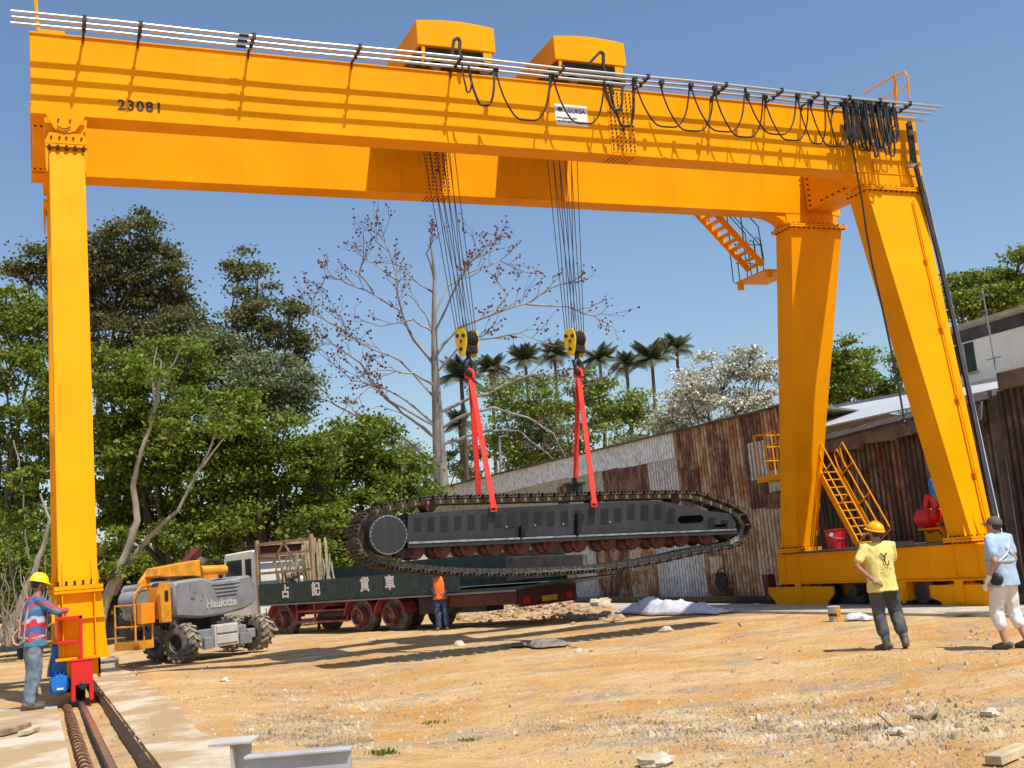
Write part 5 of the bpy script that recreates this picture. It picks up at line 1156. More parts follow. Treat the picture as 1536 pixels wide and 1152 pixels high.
capsule_chain(mb, [(-.17, -.07, .9), (-.18, -.09, .68)], [.05, .045]); fuse('tool_bag', mb, M['navy'], p1, .012, .006, 12)
# man in the yellow tee shirt, back to camera
fL, fR = G(1322, 977, 0), G(1352, 974, 0); mid = (fL+fR)/2; vd = (mid.x, mid.y); va = math.degrees(math.atan2(mid.x, mid.y))
p2, j2, f2 = person('man in a yellow shirt and orange helmet with one hand on his hip', mid, hd(va-14), base(head=(-.02, -.03, 1.60), shL=(-.19, -.02, 1.40), shR=(.18, .0, 1.41), elL=(-.34, -.10, 1.16), wrL=(-.17, -.16, .97), hdL=(.8, -.1, -.35), pnL=(0, .6, -.5), elR=(.21, .10, 1.15), wrR=(.05, .27, 1.12), hdR=(-1, .25, .1), pnR=(0, -1, 0), hipL=(-.10, -.01, .90), hipR=(.08, 0, .90), knL=(-.09, .05, .49), anL=(-.06, -.06, .085), toeL=(-.17, .08, .035), knR=(.15, .10, .50), anR=(.19, -.05, .10), toeR=(.22, .12, .035), cuff=.62), M['skin'], 'out', M['tee'], M['dtrouser'], M['boot'], helmet(M['helmet_o']), boot_h=.25, short=1, headyp=(.55, .28))
mb = MB(); lettering(mb, 'Y', .17, (.03, -.158, 1.25), (1, 0, 0), (0, 0, 1), .002, .001); lettering(mb, 'U', .09, (.06, -.158, 1.17), (1, 0, 0), (0, 0, 1), .003, .001); lettering(mb, '- - - -', .06, (.04, -.160, 1.10), (1, 0, 0), (0, 0, 1), .002, .001)
for k in range(len(mb.v)):
    x, y, z = mb.v[k]; mb.v[k] = (x, y+.0+.5*x*x, z)
link('shirt_print', mb.mesh('shirt_print', M['print']), p2)
# man at the right edge
pos = G(1521, 974, 0); va = math.degrees(math.atan2(pos.x, pos.y))
p3, j3, f3 = person('man in a light blue shirt, white trousers and grey cap at the right edge', pos, hd(va-52), base(head=(0, .03, 1.58), elL=(-.24, -.10, 1.13), wrL=(-.26, .03, .90), wrR=(.24, .10, .9), knL=(-.10, .10, .50), anL=(-.10, .02, .085), toeL=(-.12, .19, .035), anR=(.11, -.14, .10), knR=(.11, .02, .49), toeR=(.12, .04, .03), cuff=.42), M['skinl'], 'out', M['lblue'], M['wtrouser'], M['cap'], cap(M['cap']), boot_h=0, short=1, headyp=(.1, .15), sc=.99)
mb = MB()
for s in (-1, 1): mb.tube([(s*.10, .145, 1.0), (s*.10, .14, 1.25), (s*.12, .05, 1.465), (s*.10, -.09, 1.38), (s*.03, -.128, 1.28), (-s*.05, -.135, 1.2), (-s*.17, -.10, 1.12)], .018, 6)
mb.tube([(.205*math.cos(a), .143*math.sin(a), 1.12) for a in [2*math.pi*k/16 for k in range(17)]], .02, 6); link('safety_straps', mb.mesh('safety_straps', M['refl'], smooth=60), p3)
mb = MB(); mb.ball((-.19, -.04, .90), (.06, .10, .085), 12, 8); o = link('belt_pouch', mb.mesh('belt_pouch', M['black'], smooth=60), p3)
mb = MB(); hand(mb, j3['wrL'], j3['wrL']-j3['elL'], (1, 0, 0), .5, -1, 1.05); capsule_chain(mb, [lerp(j3['elL'], j3['wrL'], .8), j3['wrL']], [.034, .03]); fuse('glove', mb, M['white'], p3, .009, 0)
# man in the orange vest
pos = G(665, 943, .0); va = math.degrees(math.atan2(pos.x, pos.y))
p4, j4, f4 = person('man in an orange vest and dark cap standing in front of the truck tail', V((pos.x, pos.y, gz(pos.x, pos.y))), hd(va+190), base(head=(0, .06, 1.56), shL=(-.18, 0, 1.38), shR=(.18, 0, 1.38), elL=(-.24, .02, 1.12), elR=(.24, .02, 1.12), wrL=(-.14, .22, .98), wrR=(.14, .22, .98), hdL=(.4, .8, 0), hdR=(-.4, .8, 0)), M['skin'], 'tuck', M['navy'], M['jeansb'], M['boot'], cap(M['bred']), boot_h=.1, headyp=(0, -.25), sc=.97)
mb = MB(); ch_ = V((0, 0, 1.38)); torso(mb, [((0, 0, .84), .212, .168, (1, 0, 0)), ((0, 0, 1.1), .206, .164, (1, 0, 0)), ((0, 0, 1.24), .208, .158, (1, 0, 0)), ((0, 0, 1.37), .18, .135, (1, 0, 0)), ((0, 0, 1.45), .12, .10, (1, 0, 0))]); fuse('vest', mb, M['orange'], p4, .012, .008, 9, 2)
mb = MB(); mb.box(.12, .20, .20, .30, .92, 1.0); link('phone', mb.mesh('phone', M['black']), p4)
# ------------------------------------------------------------------ loose things
def blob(mb, c, r, seed, n=14, m=9, amp=.3, fr_=1.6):
    o = len(mb.v); t = MB(); t.ball((0, 0, 0), 1, n, m); c = V(c); r = V(r)
    vs = []
    for v in t.v:
        v = V(v); k = 1+amp*noise.noise(v*fr_+V((seed, seed*.7, 0)))+amp*.4*noise.noise(v*fr_*2.7+V((seed, 3, 0))); v = v*k; vs.append(c+V((v.x*r.x, v.y*r.y, v.z*r.z)))
    return mb.add(vs, t.f)
def ground_at(x, y, lift=0):
    p = G(x, y, 0)
    for _ in range(4): p = G(x, y, gz(p.x, p.y))
    return p+V((0, 0, lift))
rocks = [(1486, 1073, .07, 'pale brown rock alone near the right edge of the foreground'), (1345, 1102, .065, 'broken stone lying beside a stick in the foreground'), (1360, 1097, .05, 'smaller pale stone touching the broken stone'), (985, 1148, .11, 'pale yellow flat rock at the bottom edge of the picture'), (338, 1022, .075, 'small round white stone on the dirt left of the centre'), (900, 912, .27, 'tall pale boulder on the rubble heap before the shed'), (688, 968, .10, 'low stone beside the dark tarpaulin'), (868, 978, .07, 'small stone right of the dark tarpaulin'), (1000, 948, .12, 'flat grey stone behind the yard centre'), (1138, 990, .05, 'little pale stone left of the man in yellow')]
for k, (x, y, r, lb) in enumerate(rocks):
    p = ground_at(x, y); mb = MB(); blob(mb, p+V((0, 0, r*.3)), (r*1.2, r, r*(.95 if k == 5 else .6)), k*3.1, 12, 8, .55, 1.3); solo('rock', mb, M['rock'], lb, 'rock', 'loose rocks', smooth=28)
# rubble heap before the shed (nobody could count it)
mb = MB(); rr = random.Random(9)
for k in range(1500):
    u = rr.random(); x = lerp(690, 930, u); y = rr.gauss(920, 3.5)+(1-math.sin(math.pi*u))*5; p = ground_at(x, min(y, 940)); h = max(0, .42*math.sin(math.pi*min(1, u*1.1))*(1-abs(y-919)/9))
    s = rr.uniform(.03, .10)*(1 if rr.random() < .93 else 1.6); blob(mb, p+V((0, 0, h*rr.random()+s*.3)), (s*1.2, s, s*.7), k*1.7, 6, 4, .6, 1.5)
solo('rubble_heap', mb, M['rubble'], 'low heap of broken orange stone and soil before the shed', 'rubble', kind='stuff', smooth=25)
mb = MB(); p_ = ground_at(800, 925); 
def heap(name, x0, x1, y, w_, h, seed):
    a, b = ground_at(x0, y), ground_at(x1, y); n, m = 50, 12; L_ = (b-a); nn = V((0, 0, 1)).cross(L_).normalized(); vs = []
    for i in range(n+1):
        for j_ in range(m+1):
            u, v = i/n, j_/m; p = a+L_*u+nn*(v-.5)*w_; e = math.sin(math.pi*u)**.6*math.sin(math.pi*v); vs.append((p.x, p.y, gz(p.x, p.y)-.03+h*e*(.75+.6*noise.noise(V((p.x*1.6, p.y*1.6, seed))))+e*.05*noise.noise(V((p.x*7, p.y*7, seed)))))
    fs = [(i*(m+1)+j_, i*(m+1)+j_+1, (i+1)*(m+1)+j_+1, (i+1)*(m+1)+j_) for i in range(n) for j_ in range(m)]
    me = bpy.data.meshes.new(name); me.from_pydata(vs, [], fs); me.materials.append(M['earth']); me.shade_smooth(); return tag(link(name, me), kind='structure')
heap('earth_mound', 690, 935, 921, 2.6, .30, 2); heap('earth_mound', 150, 340, 972, 3.0, .22, 5); heap('earth_mound', 60, 130, 968, 2, .25, 7)
# gravel scatter
rr = random.Random(21); vs = []; fs = []; mb = MB()
def scatter(n, f, smin, smax):
    for k in range(n):
        x, y = f(); p = ground_at(x, y) if 0 else G(x, y, 0); p.z = gz(p.x, p.y)
        if p.x < 1.75:
            if rr.random() < .8: continue
            p.z = .24
        s = rr.uniform(smin, smax)*(1 if rr.random() < .93 else 1.9); a = [V((rr.uniform(-1, 1), rr.uniform(-1, 1), 0)).normalized()*s*rr.uniform(.7, 1.3) for _ in range(1)][0]; b = V((-a.y, a.x, 0))*rr.uniform(.5, 1); t = V((rr.uniform(-.3, .3)*s, rr.uniform(-.3, .3)*s, s*rr.uniform(.5, .9)))
        mb.add([p+a-V((0, 0, .01)), p+b-V((0, 0, .01)), p-a-V((0, 0, .01)), p-b-V((0, 0, .01)), p+t+a*.3, p+t-a*.4+b*.2], [(0, 1, 4), (1, 2, 5), (1, 5, 4), (2, 3, 5), (3, 0, 4), (3, 4, 5)])
scatter(1500, lambda: (rr.uniform(350, 560), rr.uniform(1092, 1152)), .008, .03)
scatter(3200, lambda: (rr.uniform(150, 1536), 1152-rr.random()**1.3*170), .006, .022)
scatter(2200, lambda: (rr.gauss(1250, 150), rr.gauss(1085, 22)), .01, .035)
scatter(1600, lambda: (rr.gauss(480, 140), rr.gauss(1050, 22)), .008, .03)
scatter(1500, lambda: (rr.gauss(960, 110), rr.gauss(1090, 12)), .008, .025)
scatter(700, lambda: (rr.uniform(150, 1500), rr.uniform(940, 1000)), .01, .032)
solo('gravel', mb, M['gravel'], 'scattered gravel and stone chips over the bare yard', 'gravel', kind='stuff', loc=(8, 15, 0))
# steel offcuts in the foreground
def fp(x, y, dd): return D(x, y, dd)
a = fp(312, 1118, 6.9); b = fp(375, 1113, 6.9); zt_ = a.z
ib = thing('steel_beam_offcut', 'pale grey T topped steel stub standing at the bottom edge, left of its neighbour', 'steel beam', (a.x+.13, a.y+.1, 0))
xd = (b-a); xd.z = 0; xd.normalize(); yd = V((-xd.y, xd.x, 0))
def obox(mb, o, x0, x1, y0, y1, z0, z1):
    return mb.hexa([o+xd*x+yd*y+V((0, 0, z)) for z in (z0, z1) for x, y in ((x0, y0), (x1, y0), (x1, y1), (x0, y1))])
o = V((a.x, a.y, 0)); mb = MB(); obox(mb, o, 0, .26, 0, .24, zt_-.012, zt_+.006); part('flange', mb, M['lgrey'], ib, bevel=.003)
mb = MB(); obox(mb, o, .13, .145, .01, .23, .02, zt_-.0125); obox(mb, o, .1455, .24, .10, .112, .02, zt_-.0125); part('web', mb, M['lgrey'], ib)
mb = MB(); obox(mb, o, 0, .26, 0, .24, .002, .019); part('flange', mb, M['lgrey'], ib)
M['bluegrey'] = mat('blue_grey_paint', (.34, .35, .37), .5, 0, 0, 5, .1, 20, c2=(.44, .45, .47))
a = fp(365, 1137, 6.3); b = fp(525, 1123, 6.3); zt_ = a.z; xd = (b-a); ln_ = V((xd.x, xd.y, 0)).length; xd.z = 0; xd.normalize(); yd = V((-xd.y, xd.x, 0)); o = V((a.x, a.y, 0))
ib2 = thing('steel_beam_offcut', 'blue grey steel channel on its edge at the bottom edge of the picture', 'steel beam', tuple(o))
ib['group'] = ib2['group'] = 'steel offcuts in the foreground'
mb = MB(); obox(mb, o, 0, ln_, 0, .10, zt_-.012, zt_+.004); part('flange', mb, M['bluegrey'], ib2, bevel=.003)
mb = MB(); obox(mb, o, .01, ln_-.01, .03, .042, .02, zt_-.0125); obox(mb, o, ln_-.02, ln_-.009, .0425, .10, .02, zt_-.0125); part('web', mb, M['bluegrey'], ib2)
mb = MB(); obox(mb, o, 0, ln_, 0, .10, .002, .019); part('flange', mb, M['bluegrey'], ib2)
# bucket, compressor, pail
p = AX(1256, 824, 17.0); p.z = 1.277
bu = thing('red_bucket', 'red plastic tub standing on the walkway of the wide crane leg', 'bucket', tuple(p))
mb = MB(); mb.lathe(p, (0, 0, 1), [(0, .02), (0, .20), (.42, .235), (.425, .25), (.45, .25), (.45, .22), (.40, .22), (.03, .18), (.03, .02)], 26); part('tub', mb, M['bin_red'], bu, smooth=35)
mb = MB(); mb.tube([p+V((-.235, 0, .36)), p+V((-.25, -.1, .30)), p+V((-.16, -.2, .24)), p+V((0, -.25, .22)), p+V((.16, -.2, .24)), p+V((.24, -.0, .36))], .008, 6); part('handle', mb, M['steel'], bu)
mb = MB(); c = p+V((-.2, -.115, .33)); mb.lathe(c, V((-.86, -.5, 0)), [(0, .045), (.012, .045), (.012, .01)], 14); part('round_label', mb, M['white'], bu)
p = AX(1408, 815, 17.1); p.z = 1.277
co = thing('air_compressor', 'red round tank unit with a blue motor on top beside the wide crane leg', 'compressor', tuple(p))
mb = MB(); mb.lathe(p+V((-.05, .42, .50)), (0, -1, 0), [(0, .02), (.03, .14), (.08, .20), (.42, .20), (.47, .14), (.50, .02)], 22); mb.lathe(p+V((-.05, -.05, .54)), (0, -1, 0), [(0, .02), (0, .14), (.16, .15), (.2, .1), (.2, .02)], 18); part('tank', mb, M['red'], co, smooth=40)
mb = MB(); mb.beam(p+V((0, .2, .70)), p+V((0, .1, .98)), .12, .12); mb.beam(p+V((0, .1, .98)), p+V((0, -.12, .7)), .08, .1); part('bracket', mb, M['red'], co, bevel=.01)
mb = MB(); mb.lathe(p+V((.1, -.02, .76)), (0, 0, 1), [(0, .02), (0, .115), (.20, .115), (.2, .02)], 20); part('motor_base', mb, M['grey'], co, smooth=35)
mb = MB(); mb.lathe(p+V((.1, -.02, .961)), (0, 0, 1), [(0, .10), (.0, .13), (.28, .13), (.33, .10), (.36, .06), (.37, .02)], 20); part('motor', mb, M['blue'], co, smooth=35)
mb = MB(); mb.box(p.x-.1, p.x+.2, p.y-.30, p.y+.25, p.z, p.z+.30); mb.box(p.x-.22, p.x-.12, p.y-.35, p.y+.3, p.z+.26, p.z+.30); part('base_box', mb, P, co, bevel=.006)
mb = MB(); mb.tube([p+V((-.13, .2, .3)), p+V((-.16, .05, .2)), p+V((-.15, -.15, .26)), p+V((-.14, -.3, .12))], .012, 6); part('hose', mb, M['cable'], co)
p = ground_at(1253, 932); pa = thing('paint_pail', 'small paint pail, half grey and half yellow, on the dirt by the rail', 'pail', tuple(p))
mb = MB(); mb.lathe(p, (0, 0, 1), [(0, .02), (0, .105), (.26, .115), (.275, .122), (.28, .105), (.28, .02)], 20); part('can', mb, [M['lgrey']], pa, smooth=35)
mb = MB(); mb.tube([p+V((-.115, 0, .26)), p+V((-.08, -.12, .16)), p+V((.03, -.14, .13)), p+V((.115, 0, .26))], .006, 5); part('handle', mb, M['steel'], pa)
mb = MB(); n = 9; c0 = p
mb.loft([[c0+V((math.cos(a)*r_, math.sin(a)*r_, z)) for a, r_ in [(lerp(-1.9, .3, k/n), .119) for k in range(n+1)]+[(lerp(.3, -1.9, k/n), .112) for k in range(n+1)]] for z in (.01, .25)]); part('paint_spill', mb, M['liftyel'], pa)
mb = MB(); n=20; mb.lathe(p+V((0, 0, .10)), (0, 0, 1), [(0, .05), (0, .1145), (.05, .1165), (.05, .05)], 20); part('label_band', mb, M['black'], pa)
# round steel lamp or pan hanging on the shed wall
p = AX(1086, 872, 18.3); mb = MB(); mb.lathe(p, V((-1, -.1, .1)), [(0, .02), (.02, .22), (.10, .27), (.12, .27), (.12, .22), (.06, .15), (.05, .02)], 22)
pn = thing('hanging_wheel', 'dark round wheel leaning against the rusty shed wall above the plastic sheet', 'wheel', tuple(p)); part('disc', mb, M['dark'], pn, smooth=35)
mb = MB(); mb.tube([p+V((0, .42, .18)), p+V((-.12, 0, .34)), p+V((-.1, -.3, .42))], .03, 6); mb.beam(p+V((0, 0, -.2)), V((p.x+.0, p.y, -.1)), .5, .16, (0, 1, 0)); part('stand', mb, M['rust'], pn)
p = AX(1094, 700, 18.3)
# plastic sheet, tarp
def crumple(name, x0, x1, y, w_, h, seed, m_, lb, cat, lift=.03):
    a, b = ground_at(x0, y), ground_at(x1, y); n, m = 70, 22; L_ = (b-a); nn = V((0, 0, 1)).cross(L_).normalized(); mb = MB(); vs = []
    for i in range(n+1):
        for j_ in range(m+1):
            u, v = i/n, j_/m; wv = w_*(.7+.3*math.sin(u*9+seed)); q = a+L_*u+nn*(v-.5)*wv; e = (math.sin(math.pi*u)**.5)*(math.sin(math.pi*v)**.8)
            r_ = .25+.5*noise.noise(V((q.x*1.3, q.y*1.3, seed)))+.55*abs(noise.noise(V((q.x*4.1, q.y*4.1, seed))))+.25*abs(noise.noise(V((q.x*10, q.y*10, seed))))
            vs.append((q.x, q.y, max(gz(q.x, q.y), .05 if q.x > 15 else -1)+lift+h*e*(.35+1.1*r_)))
    mb.add(vs, [(i*(m+1)+j_, i*(m+1)+j_+1, (i+1)*(m+1)+j_+1, (i+1)*(m+1)+j_) for i in range(n) for j_ in range(m)])
    o = solo(name, mb, m_, lb, cat, smooth=60); s = o.modifiers.new('s', 'SOLIDIFY'); s.thickness = .006; return o
crumple('plastic_sheet', 925, 1085, 921, 1.1, .36, 3, M['plastic'], 'crumpled white plastic sheet lying along the foot of the rusty shed', 'plastic sheet')
crumple('tarpaulin', 770, 850, 970, .7, .14, 8, M['tarp'], 'small dark crumpled tarpaulin on the dirt in the middle of the yard', 'tarpaulin')
crumple('plastic_bag', 1268, 1308, 931, .35, .14, 5, M['plastic'], 'small white plastic bag beside the paint pail', 'plastic bag')
# planks and sticks
def plank(x, y, l, w_, t_, ang, lb, m_, lift=0, z=None):
    p = ground_at(x, y); c, s = math.cos(ang), math.sin(ang); dx = V((c, s, 0)); zz = (z if z is not None else p.z)+t_/2+.012+lift; mb = MB(); a = V((p.x, p.y, zz))-dx*l/2; b = V((p.x, p.y, zz))+dx*l/2+V((0, 0, lift*.4)); mb.beam(a, b, w_, t_)
    return solo('wood_plank', mb, m_, lb, 'plank', 'loose planks', bevel=.004)
plank(20, 1105, .55, .11, .06, 1.05, 'dark weathered wood block lying at the left edge of the concrete', M['plank'], z=.25)
plank(44, 1108, .42, .10, .04, 1.25, 'pale wood block beside the darker block on the concrete', M['palewood'], z=.25)
plank(1515, 1140, .5, .12, .06, .35, 'pale sawn plank end in the bottom right corner', M['palewood'])
plank(1470, 925, 1.2, .14, .04, 1.9, 'grey plank lying on the concrete strip at the right rail', M['lgrey'], z=.05)
def stick(pts, r, lb):
    mb = MB(); mb.tube([ground_at(x, y)+V((0, 0, z)) for x, y, z in pts], r, 6); return solo('stick', mb, M['plank'], lb, 'stick', 'sticks on the ground')
stick([(1320, 1088, .10), (1335, 1095, .05), (1350, 1103, .03), (1358, 1106, .02)], [.012, .014, .016, .01], 'short stick lying against the broken stone')
stick([(1368, 1078, .02), (1388, 1082, .03), (1405, 1080, .06), (1421, 1062, .16)], [.022, .02, .018, .010], 'forked dead branch rising from the dirt at the lower right')
stick([(758, 972, .02), (790, 966, .05), (832, 969, .04), (868, 973, .01)], [.012, .012, .010, .008], 'long thin rod under the dark tarpaulin')
stick([(1106, 840, -.0), (1108, 935, .02), (1112, 940, .02)][1:], .012, 'thin bent wire end on the ground before the plastic sheet')
# weeds
rr = random.Random(31)
for k, (x, y, n, s, lb) in enumerate(((572, 1132, 110, .055, 'small green weed patch left of the bottom centre'), (700, 1112, 70, .04, 'smaller green weed tuft right of the other foreground patch'), (748, 915, 120, .22, 'dark weeds growing at the foot of the grey shed wall'), (650, 1085, 40, .05, 'tiny weed sprout in the foreground dirt'))):
    p = ground_at(x, y); mb = MB()
    for i in range(n):
        q = p+V((rr.gauss(0, s*1.3), rr.gauss(0, s), 0)); h = rr.uniform(.3, 1)*s; a = rr.uniform(0, 6.28); e = V((math.cos(a), math.sin(a), 0))*s*.12; l = V((rr.uniform(-.5, .5), rr.uniform(-.5, .5), 1)).normalized()*h
        mb.add([q-e, q+e, q+l*.6+e*1.2, q+l, q+l*.6-e*1.2], [(0, 1, 2, 3, 4)])
    solo('weed_patch', mb, M['ficus'], lb, 'weeds', 'weed patches')
# ------------------------------------------------------------------ trees
npr = np.random.default_rng(11)
def leaves(name, C_, sizes, m, parent, up=.35):
    """many leaf shaped faces at the points C_, each its own island"""
    n = len(C_); C_ = np.asarray(C_, dtype=np.float32)
    d = npr.normal(size=(n, 3)); d /= np.linalg.norm(d, axis=1)[:, None]; nn = npr.normal(size=(n, 3)); nn[:, 2] += up*2.5; nn /= np.linalg.norm(nn, axis=1)[:, None]
    d -= nn*(d*nn).sum(1)[:, None]; d /= np.linalg.norm(d, axis=1)[:, None]+1e-9; s = np.cross(nn, d)
    L_ = sizes[:, None]*d; W_ = sizes[:, None]*s*.42; bow = nn*sizes[:, None]*.18
    v = np.stack([C_-L_*.5, C_+W_+bow*.6, C_+L_*.5, C_-W_+bow*.6], 1).reshape(-1, 3)
    me = bpy.data.meshes.new(name); me.vertices.add(4*n); me.vertices.foreach_set('co', (v-np.array(worg(parent))).astype(np.float32).ravel())
    me.loops.add(4*n); me.loops.foreach_set('vertex_index', np.arange(4*n, dtype=np.int32)); me.polygons.add(n); me.polygons.foreach_set('loop_start', np.arange(0, 4*n, 4, dtype=np.int32))
    me.update(calc_edges=True); me.materials.append(m); return link(name, me, parent)
def clumps(c, r, nclump, nleaf, cl, leaf):
    """points in leaf clumps spread through an ellipsoid, denser near its surface"""
    d = npr.normal(size=(nclump, 3)); d /= np.linalg.norm(d, axis=1)[:, None]; rad = npr.uniform(.35, 1.05, nclump)**.55
    cc = np.array(c)+d*rad[:, None]*np.array(r); cr_ = npr.uniform(.5, 1.25, nclump)*cl
    k = npr.poisson(nleaf, nclump); idx = np.repeat(np.arange(nclump), k); off = npr.normal(size=(len(idx), 3))*np.array([.5, .5, .2]); return cc[idx]+off*cr_[idx][:, None], npr.uniform(.65, 1.3, len(idx))*leaf, cc
def limb(mb, a, b, r0, r1, seed, wob=.06, n=7):
    a, b = V(a), V(b); L_ = (b-a).length; rs_ = random.Random(seed); pts = []
    o1 = V((rs_.uniform(-1, 1), rs_.uniform(-1, 1), rs_.uniform(-.3, .6)))*L_*wob*2
    for k in range(n+1):
        t = k/n; pts.append(lerp(a, b, t)+o1*math.sin(math.pi*t)+V((rs_.uniform(-1, 1), rs_.uniform(-1, 1), rs_.uniform(-1, 1)))*L_*wob*.3*(1 if 0 < k < n else 0))
    mb.tube(pts, [lerp(r0, r1, k/n) for k in range(n+1)], 7); return pts
def tree(label, cat, base_px, blobs, depth, leafm, barkm, trunk_r=.3, leaf=.16, dens=1.0, cl=.55, name='broadleaf_tree', group=None, nleaf=46, fork=.45, spread=1.5, dz=0, base_z=None):
    """blobs: (x, y, half width px, half height px) in the photograph at their own depth"""
    bx, by = base_px; b = D(bx, by, depth); b.z = base_z if base_z is not None else -.2
    t = thing(name, label, cat, tuple(b), group)
    cs = []; P_ = []; S_ = []
    for i, (x, y, rx, ry) in enumerate(blobs):
        dd = depth+RN.uniform(-spread, spread); c = D(x, y, dd); r = V((rx*dd/F, min(rx, ry*1.3)*dd/F, ry*dd/F)); vol = r.x*r.z
        cl_ = cl*1.35; nc = max(6, int(dens*10*vol/(cl*cl)*.30)); p, s, cc = clumps(c, r, nc, nleaf*3, cl_, leaf*.8); P_.append(p); S_.append(s); cs.append((c, r, cc))
    fk = V((b.x, b.y, lerp(b.z, max(c.z for c, _, _ in cs), fork*.5))); mb = MB(); limb(mb, b, fk, trunk_r*1.25, trunk_r*.8, 5, .03); part('trunk', mb, barkm, t, smooth=60)
    mb = MB()
    for i, (c, r, cc) in enumerate(cs):
        q = limb(mb, fk, c, trunk_r*.35, trunk_r*.08, i+3, .05)
        for j in range(0, len(cc), max(1, len(cc)//7)): limb(mb, c-(c-fk)*.15*RN.random(), V(cc[j]), trunk_r*.12, .012, i*7+j, .08, 4)
    part('branches', mb, M['darkbark'], t, smooth=60)
    P_ = np.concatenate(P_); S_ = np.concatenate(S_); keep = P_[:, 2] > -.1; leaves('crown', P_[keep], S_[keep], leafm, t); return t
# far background first
tree('tall dark olive tree rising behind the narrow crane leg', 'tree', (190, 880), [(195, 355, 52, 42), (150, 385, 45, 45), (225, 410, 48, 50), (170, 450, 55, 50), (240, 470, 55, 45), (255, 430, 30, 34), (285, 490, 40, 36), (320, 520, 40, 34), (205, 520, 70, 45), (120, 420, 55, 50), (60, 388, 34, 24), (40, 410, 24, 18), (130, 500, 50, 40)], 52, M['olive'], M['darkbark'], .45, .20, 1.5, .6)
tree('slim airy olive tree with a narrow top left of the bare tree', 'tree', (385, 870), [(362, 398, 26, 26), (385, 430, 36, 34), (355, 450, 26, 26), (405, 470, 34, 34), (370, 500, 42, 34), (430, 500, 26, 28), (345, 540, 40, 34), (410, 545, 48, 34), (450, 515, 14, 14), (375, 590, 60, 34), (445, 590, 34, 26), (440, 465, 16, 14)], 50, M['olive'], M['darkbark'], .32, .18, .85, .5)
tree('light olive tree filling the gap between the two tall dark crowns', 'tree', (320, 880), [(290, 560, 45, 36), (340, 575, 45, 34), (400, 590, 50, 30), (440, 610, 36, 26), (260, 540, 36, 30), (370, 555, 36, 30), (320, 525, 34, 28), (420, 560, 40, 30), (455, 590, 26, 26)], 47, M['hazyleaf'], M['bark'], .3, .17, 1.3, .5)
tree('dense bright green tree at the left edge of the picture', 'tree', (20, 930), [(15, 470, 50, 42), (60, 500, 40, 50), (10, 560, 50, 45), (55, 590, 45, 40), (20, 650, 55, 40), (60, 690, 50, 40), (10, 740, 50, 40), (50, 790, 60, 34), (20, 840, 50, 25)], 42, M['ficus'], M['bark'], .35, .19, 1.49, .55)
tree('broad green fig tree right of the narrow crane leg', 'tree', (265, 900), [(165, 560, 45, 40), (190, 620, 55, 45), (240, 590, 55, 45), (170, 690, 45, 45), (230, 690, 60, 50), (290, 640, 55, 50), (160, 760, 40, 40), (290, 730, 60, 45), (220, 770, 60, 30), (330, 680, 50, 50), (300, 790, 60, 28), (265, 540, 45, 36)], 41, M['ficus'], M['bark'], .4, .19, 1.69, .55, dz=1)
tree('round green fig tree behind the truck cab and timber load', 'tree', (400, 890), [(345, 620, 45, 40), (395, 650, 55, 45), (440, 690, 55, 45), (370, 710, 60, 45), (430, 750, 60, 40), (355, 770, 50, 32), (480, 730, 40, 40), (400, 790, 60, 24), (480, 790, 45, 28), (320, 810, 40, 16)], 42, M['ficus'], M['bark'], .4, .19, 1.69, .55)
tree('dark green domed tree between the truck and the bare tree', 'tree', (540, 880), [(520, 650, 42, 34), (560, 660, 36, 32), (500, 700, 42, 40), (560, 710, 50, 38), (600, 700, 40, 32), (540, 760, 60, 36), (605, 745, 44, 30), (480, 760, 32, 34), (500, 810, 45, 28), (570, 810, 60, 30), (625, 735, 26, 20), (550, 850, 60, 20)], 46, M['ficus'], M['darkbark'], .4, .2, 1.76, .55)
tree('shady undergrowth behind the dark site fence', 'undergrowth', (260, 930), [(150, 850, 40, 40), (200, 840, 45, 36), (255, 850, 30, 24), (320, 830, 45, 36), (370, 850, 45, 36), (430, 850, 50, 40), (490, 850, 50, 40), (160, 900, 40, 30), (100, 860, 40, 40)], 46, M['ficus'], M['darkbark'], .1, .2, 1.8, .5, name='undergrowth', spread=.8)
tree('shady undergrowth behind the hanging roots at the left edge', 'undergrowth', (30, 950), [(10, 860, 40, 40), (50, 840, 40, 40), (20, 910, 40, 34), (70, 900, 30, 40)], 37, M['ficus'], M['darkbark'], .1, .18, 1.8, .5, name='undergrowth', spread=.8)
# low shrubs under them
tree('low leafy bush over the fence behind the boom lift', 'bush', (300, 905), [(250, 800, 30, 22), (300, 835, 26, 16), (180, 815, 30, 22), (335, 800, 34, 24)], 39, M['ficus'], M['darkbark'], .08, .17, 1.0, .4, name='bush', spread=.6)
tree('leafy bush growing above the green truck side', 'bush', (475, 880), [(480, 835, 22, 18), (470, 850, 14, 12), (495, 826, 14, 10)], 37.5, M['ficus'], M['darkbark'], .05, .17, 1.2, .35, name='bush', spread=.4)
tree('small bush behind the worker in the yellow helmet', 'bush', (30, 935), [(60, 855, 30, 22), (20, 880, 26, 20), (70, 890, 20, 14)], 34, M['ficus'], M['darkbark'], .06, .16, .9, .35, name='bush', spread=.4)
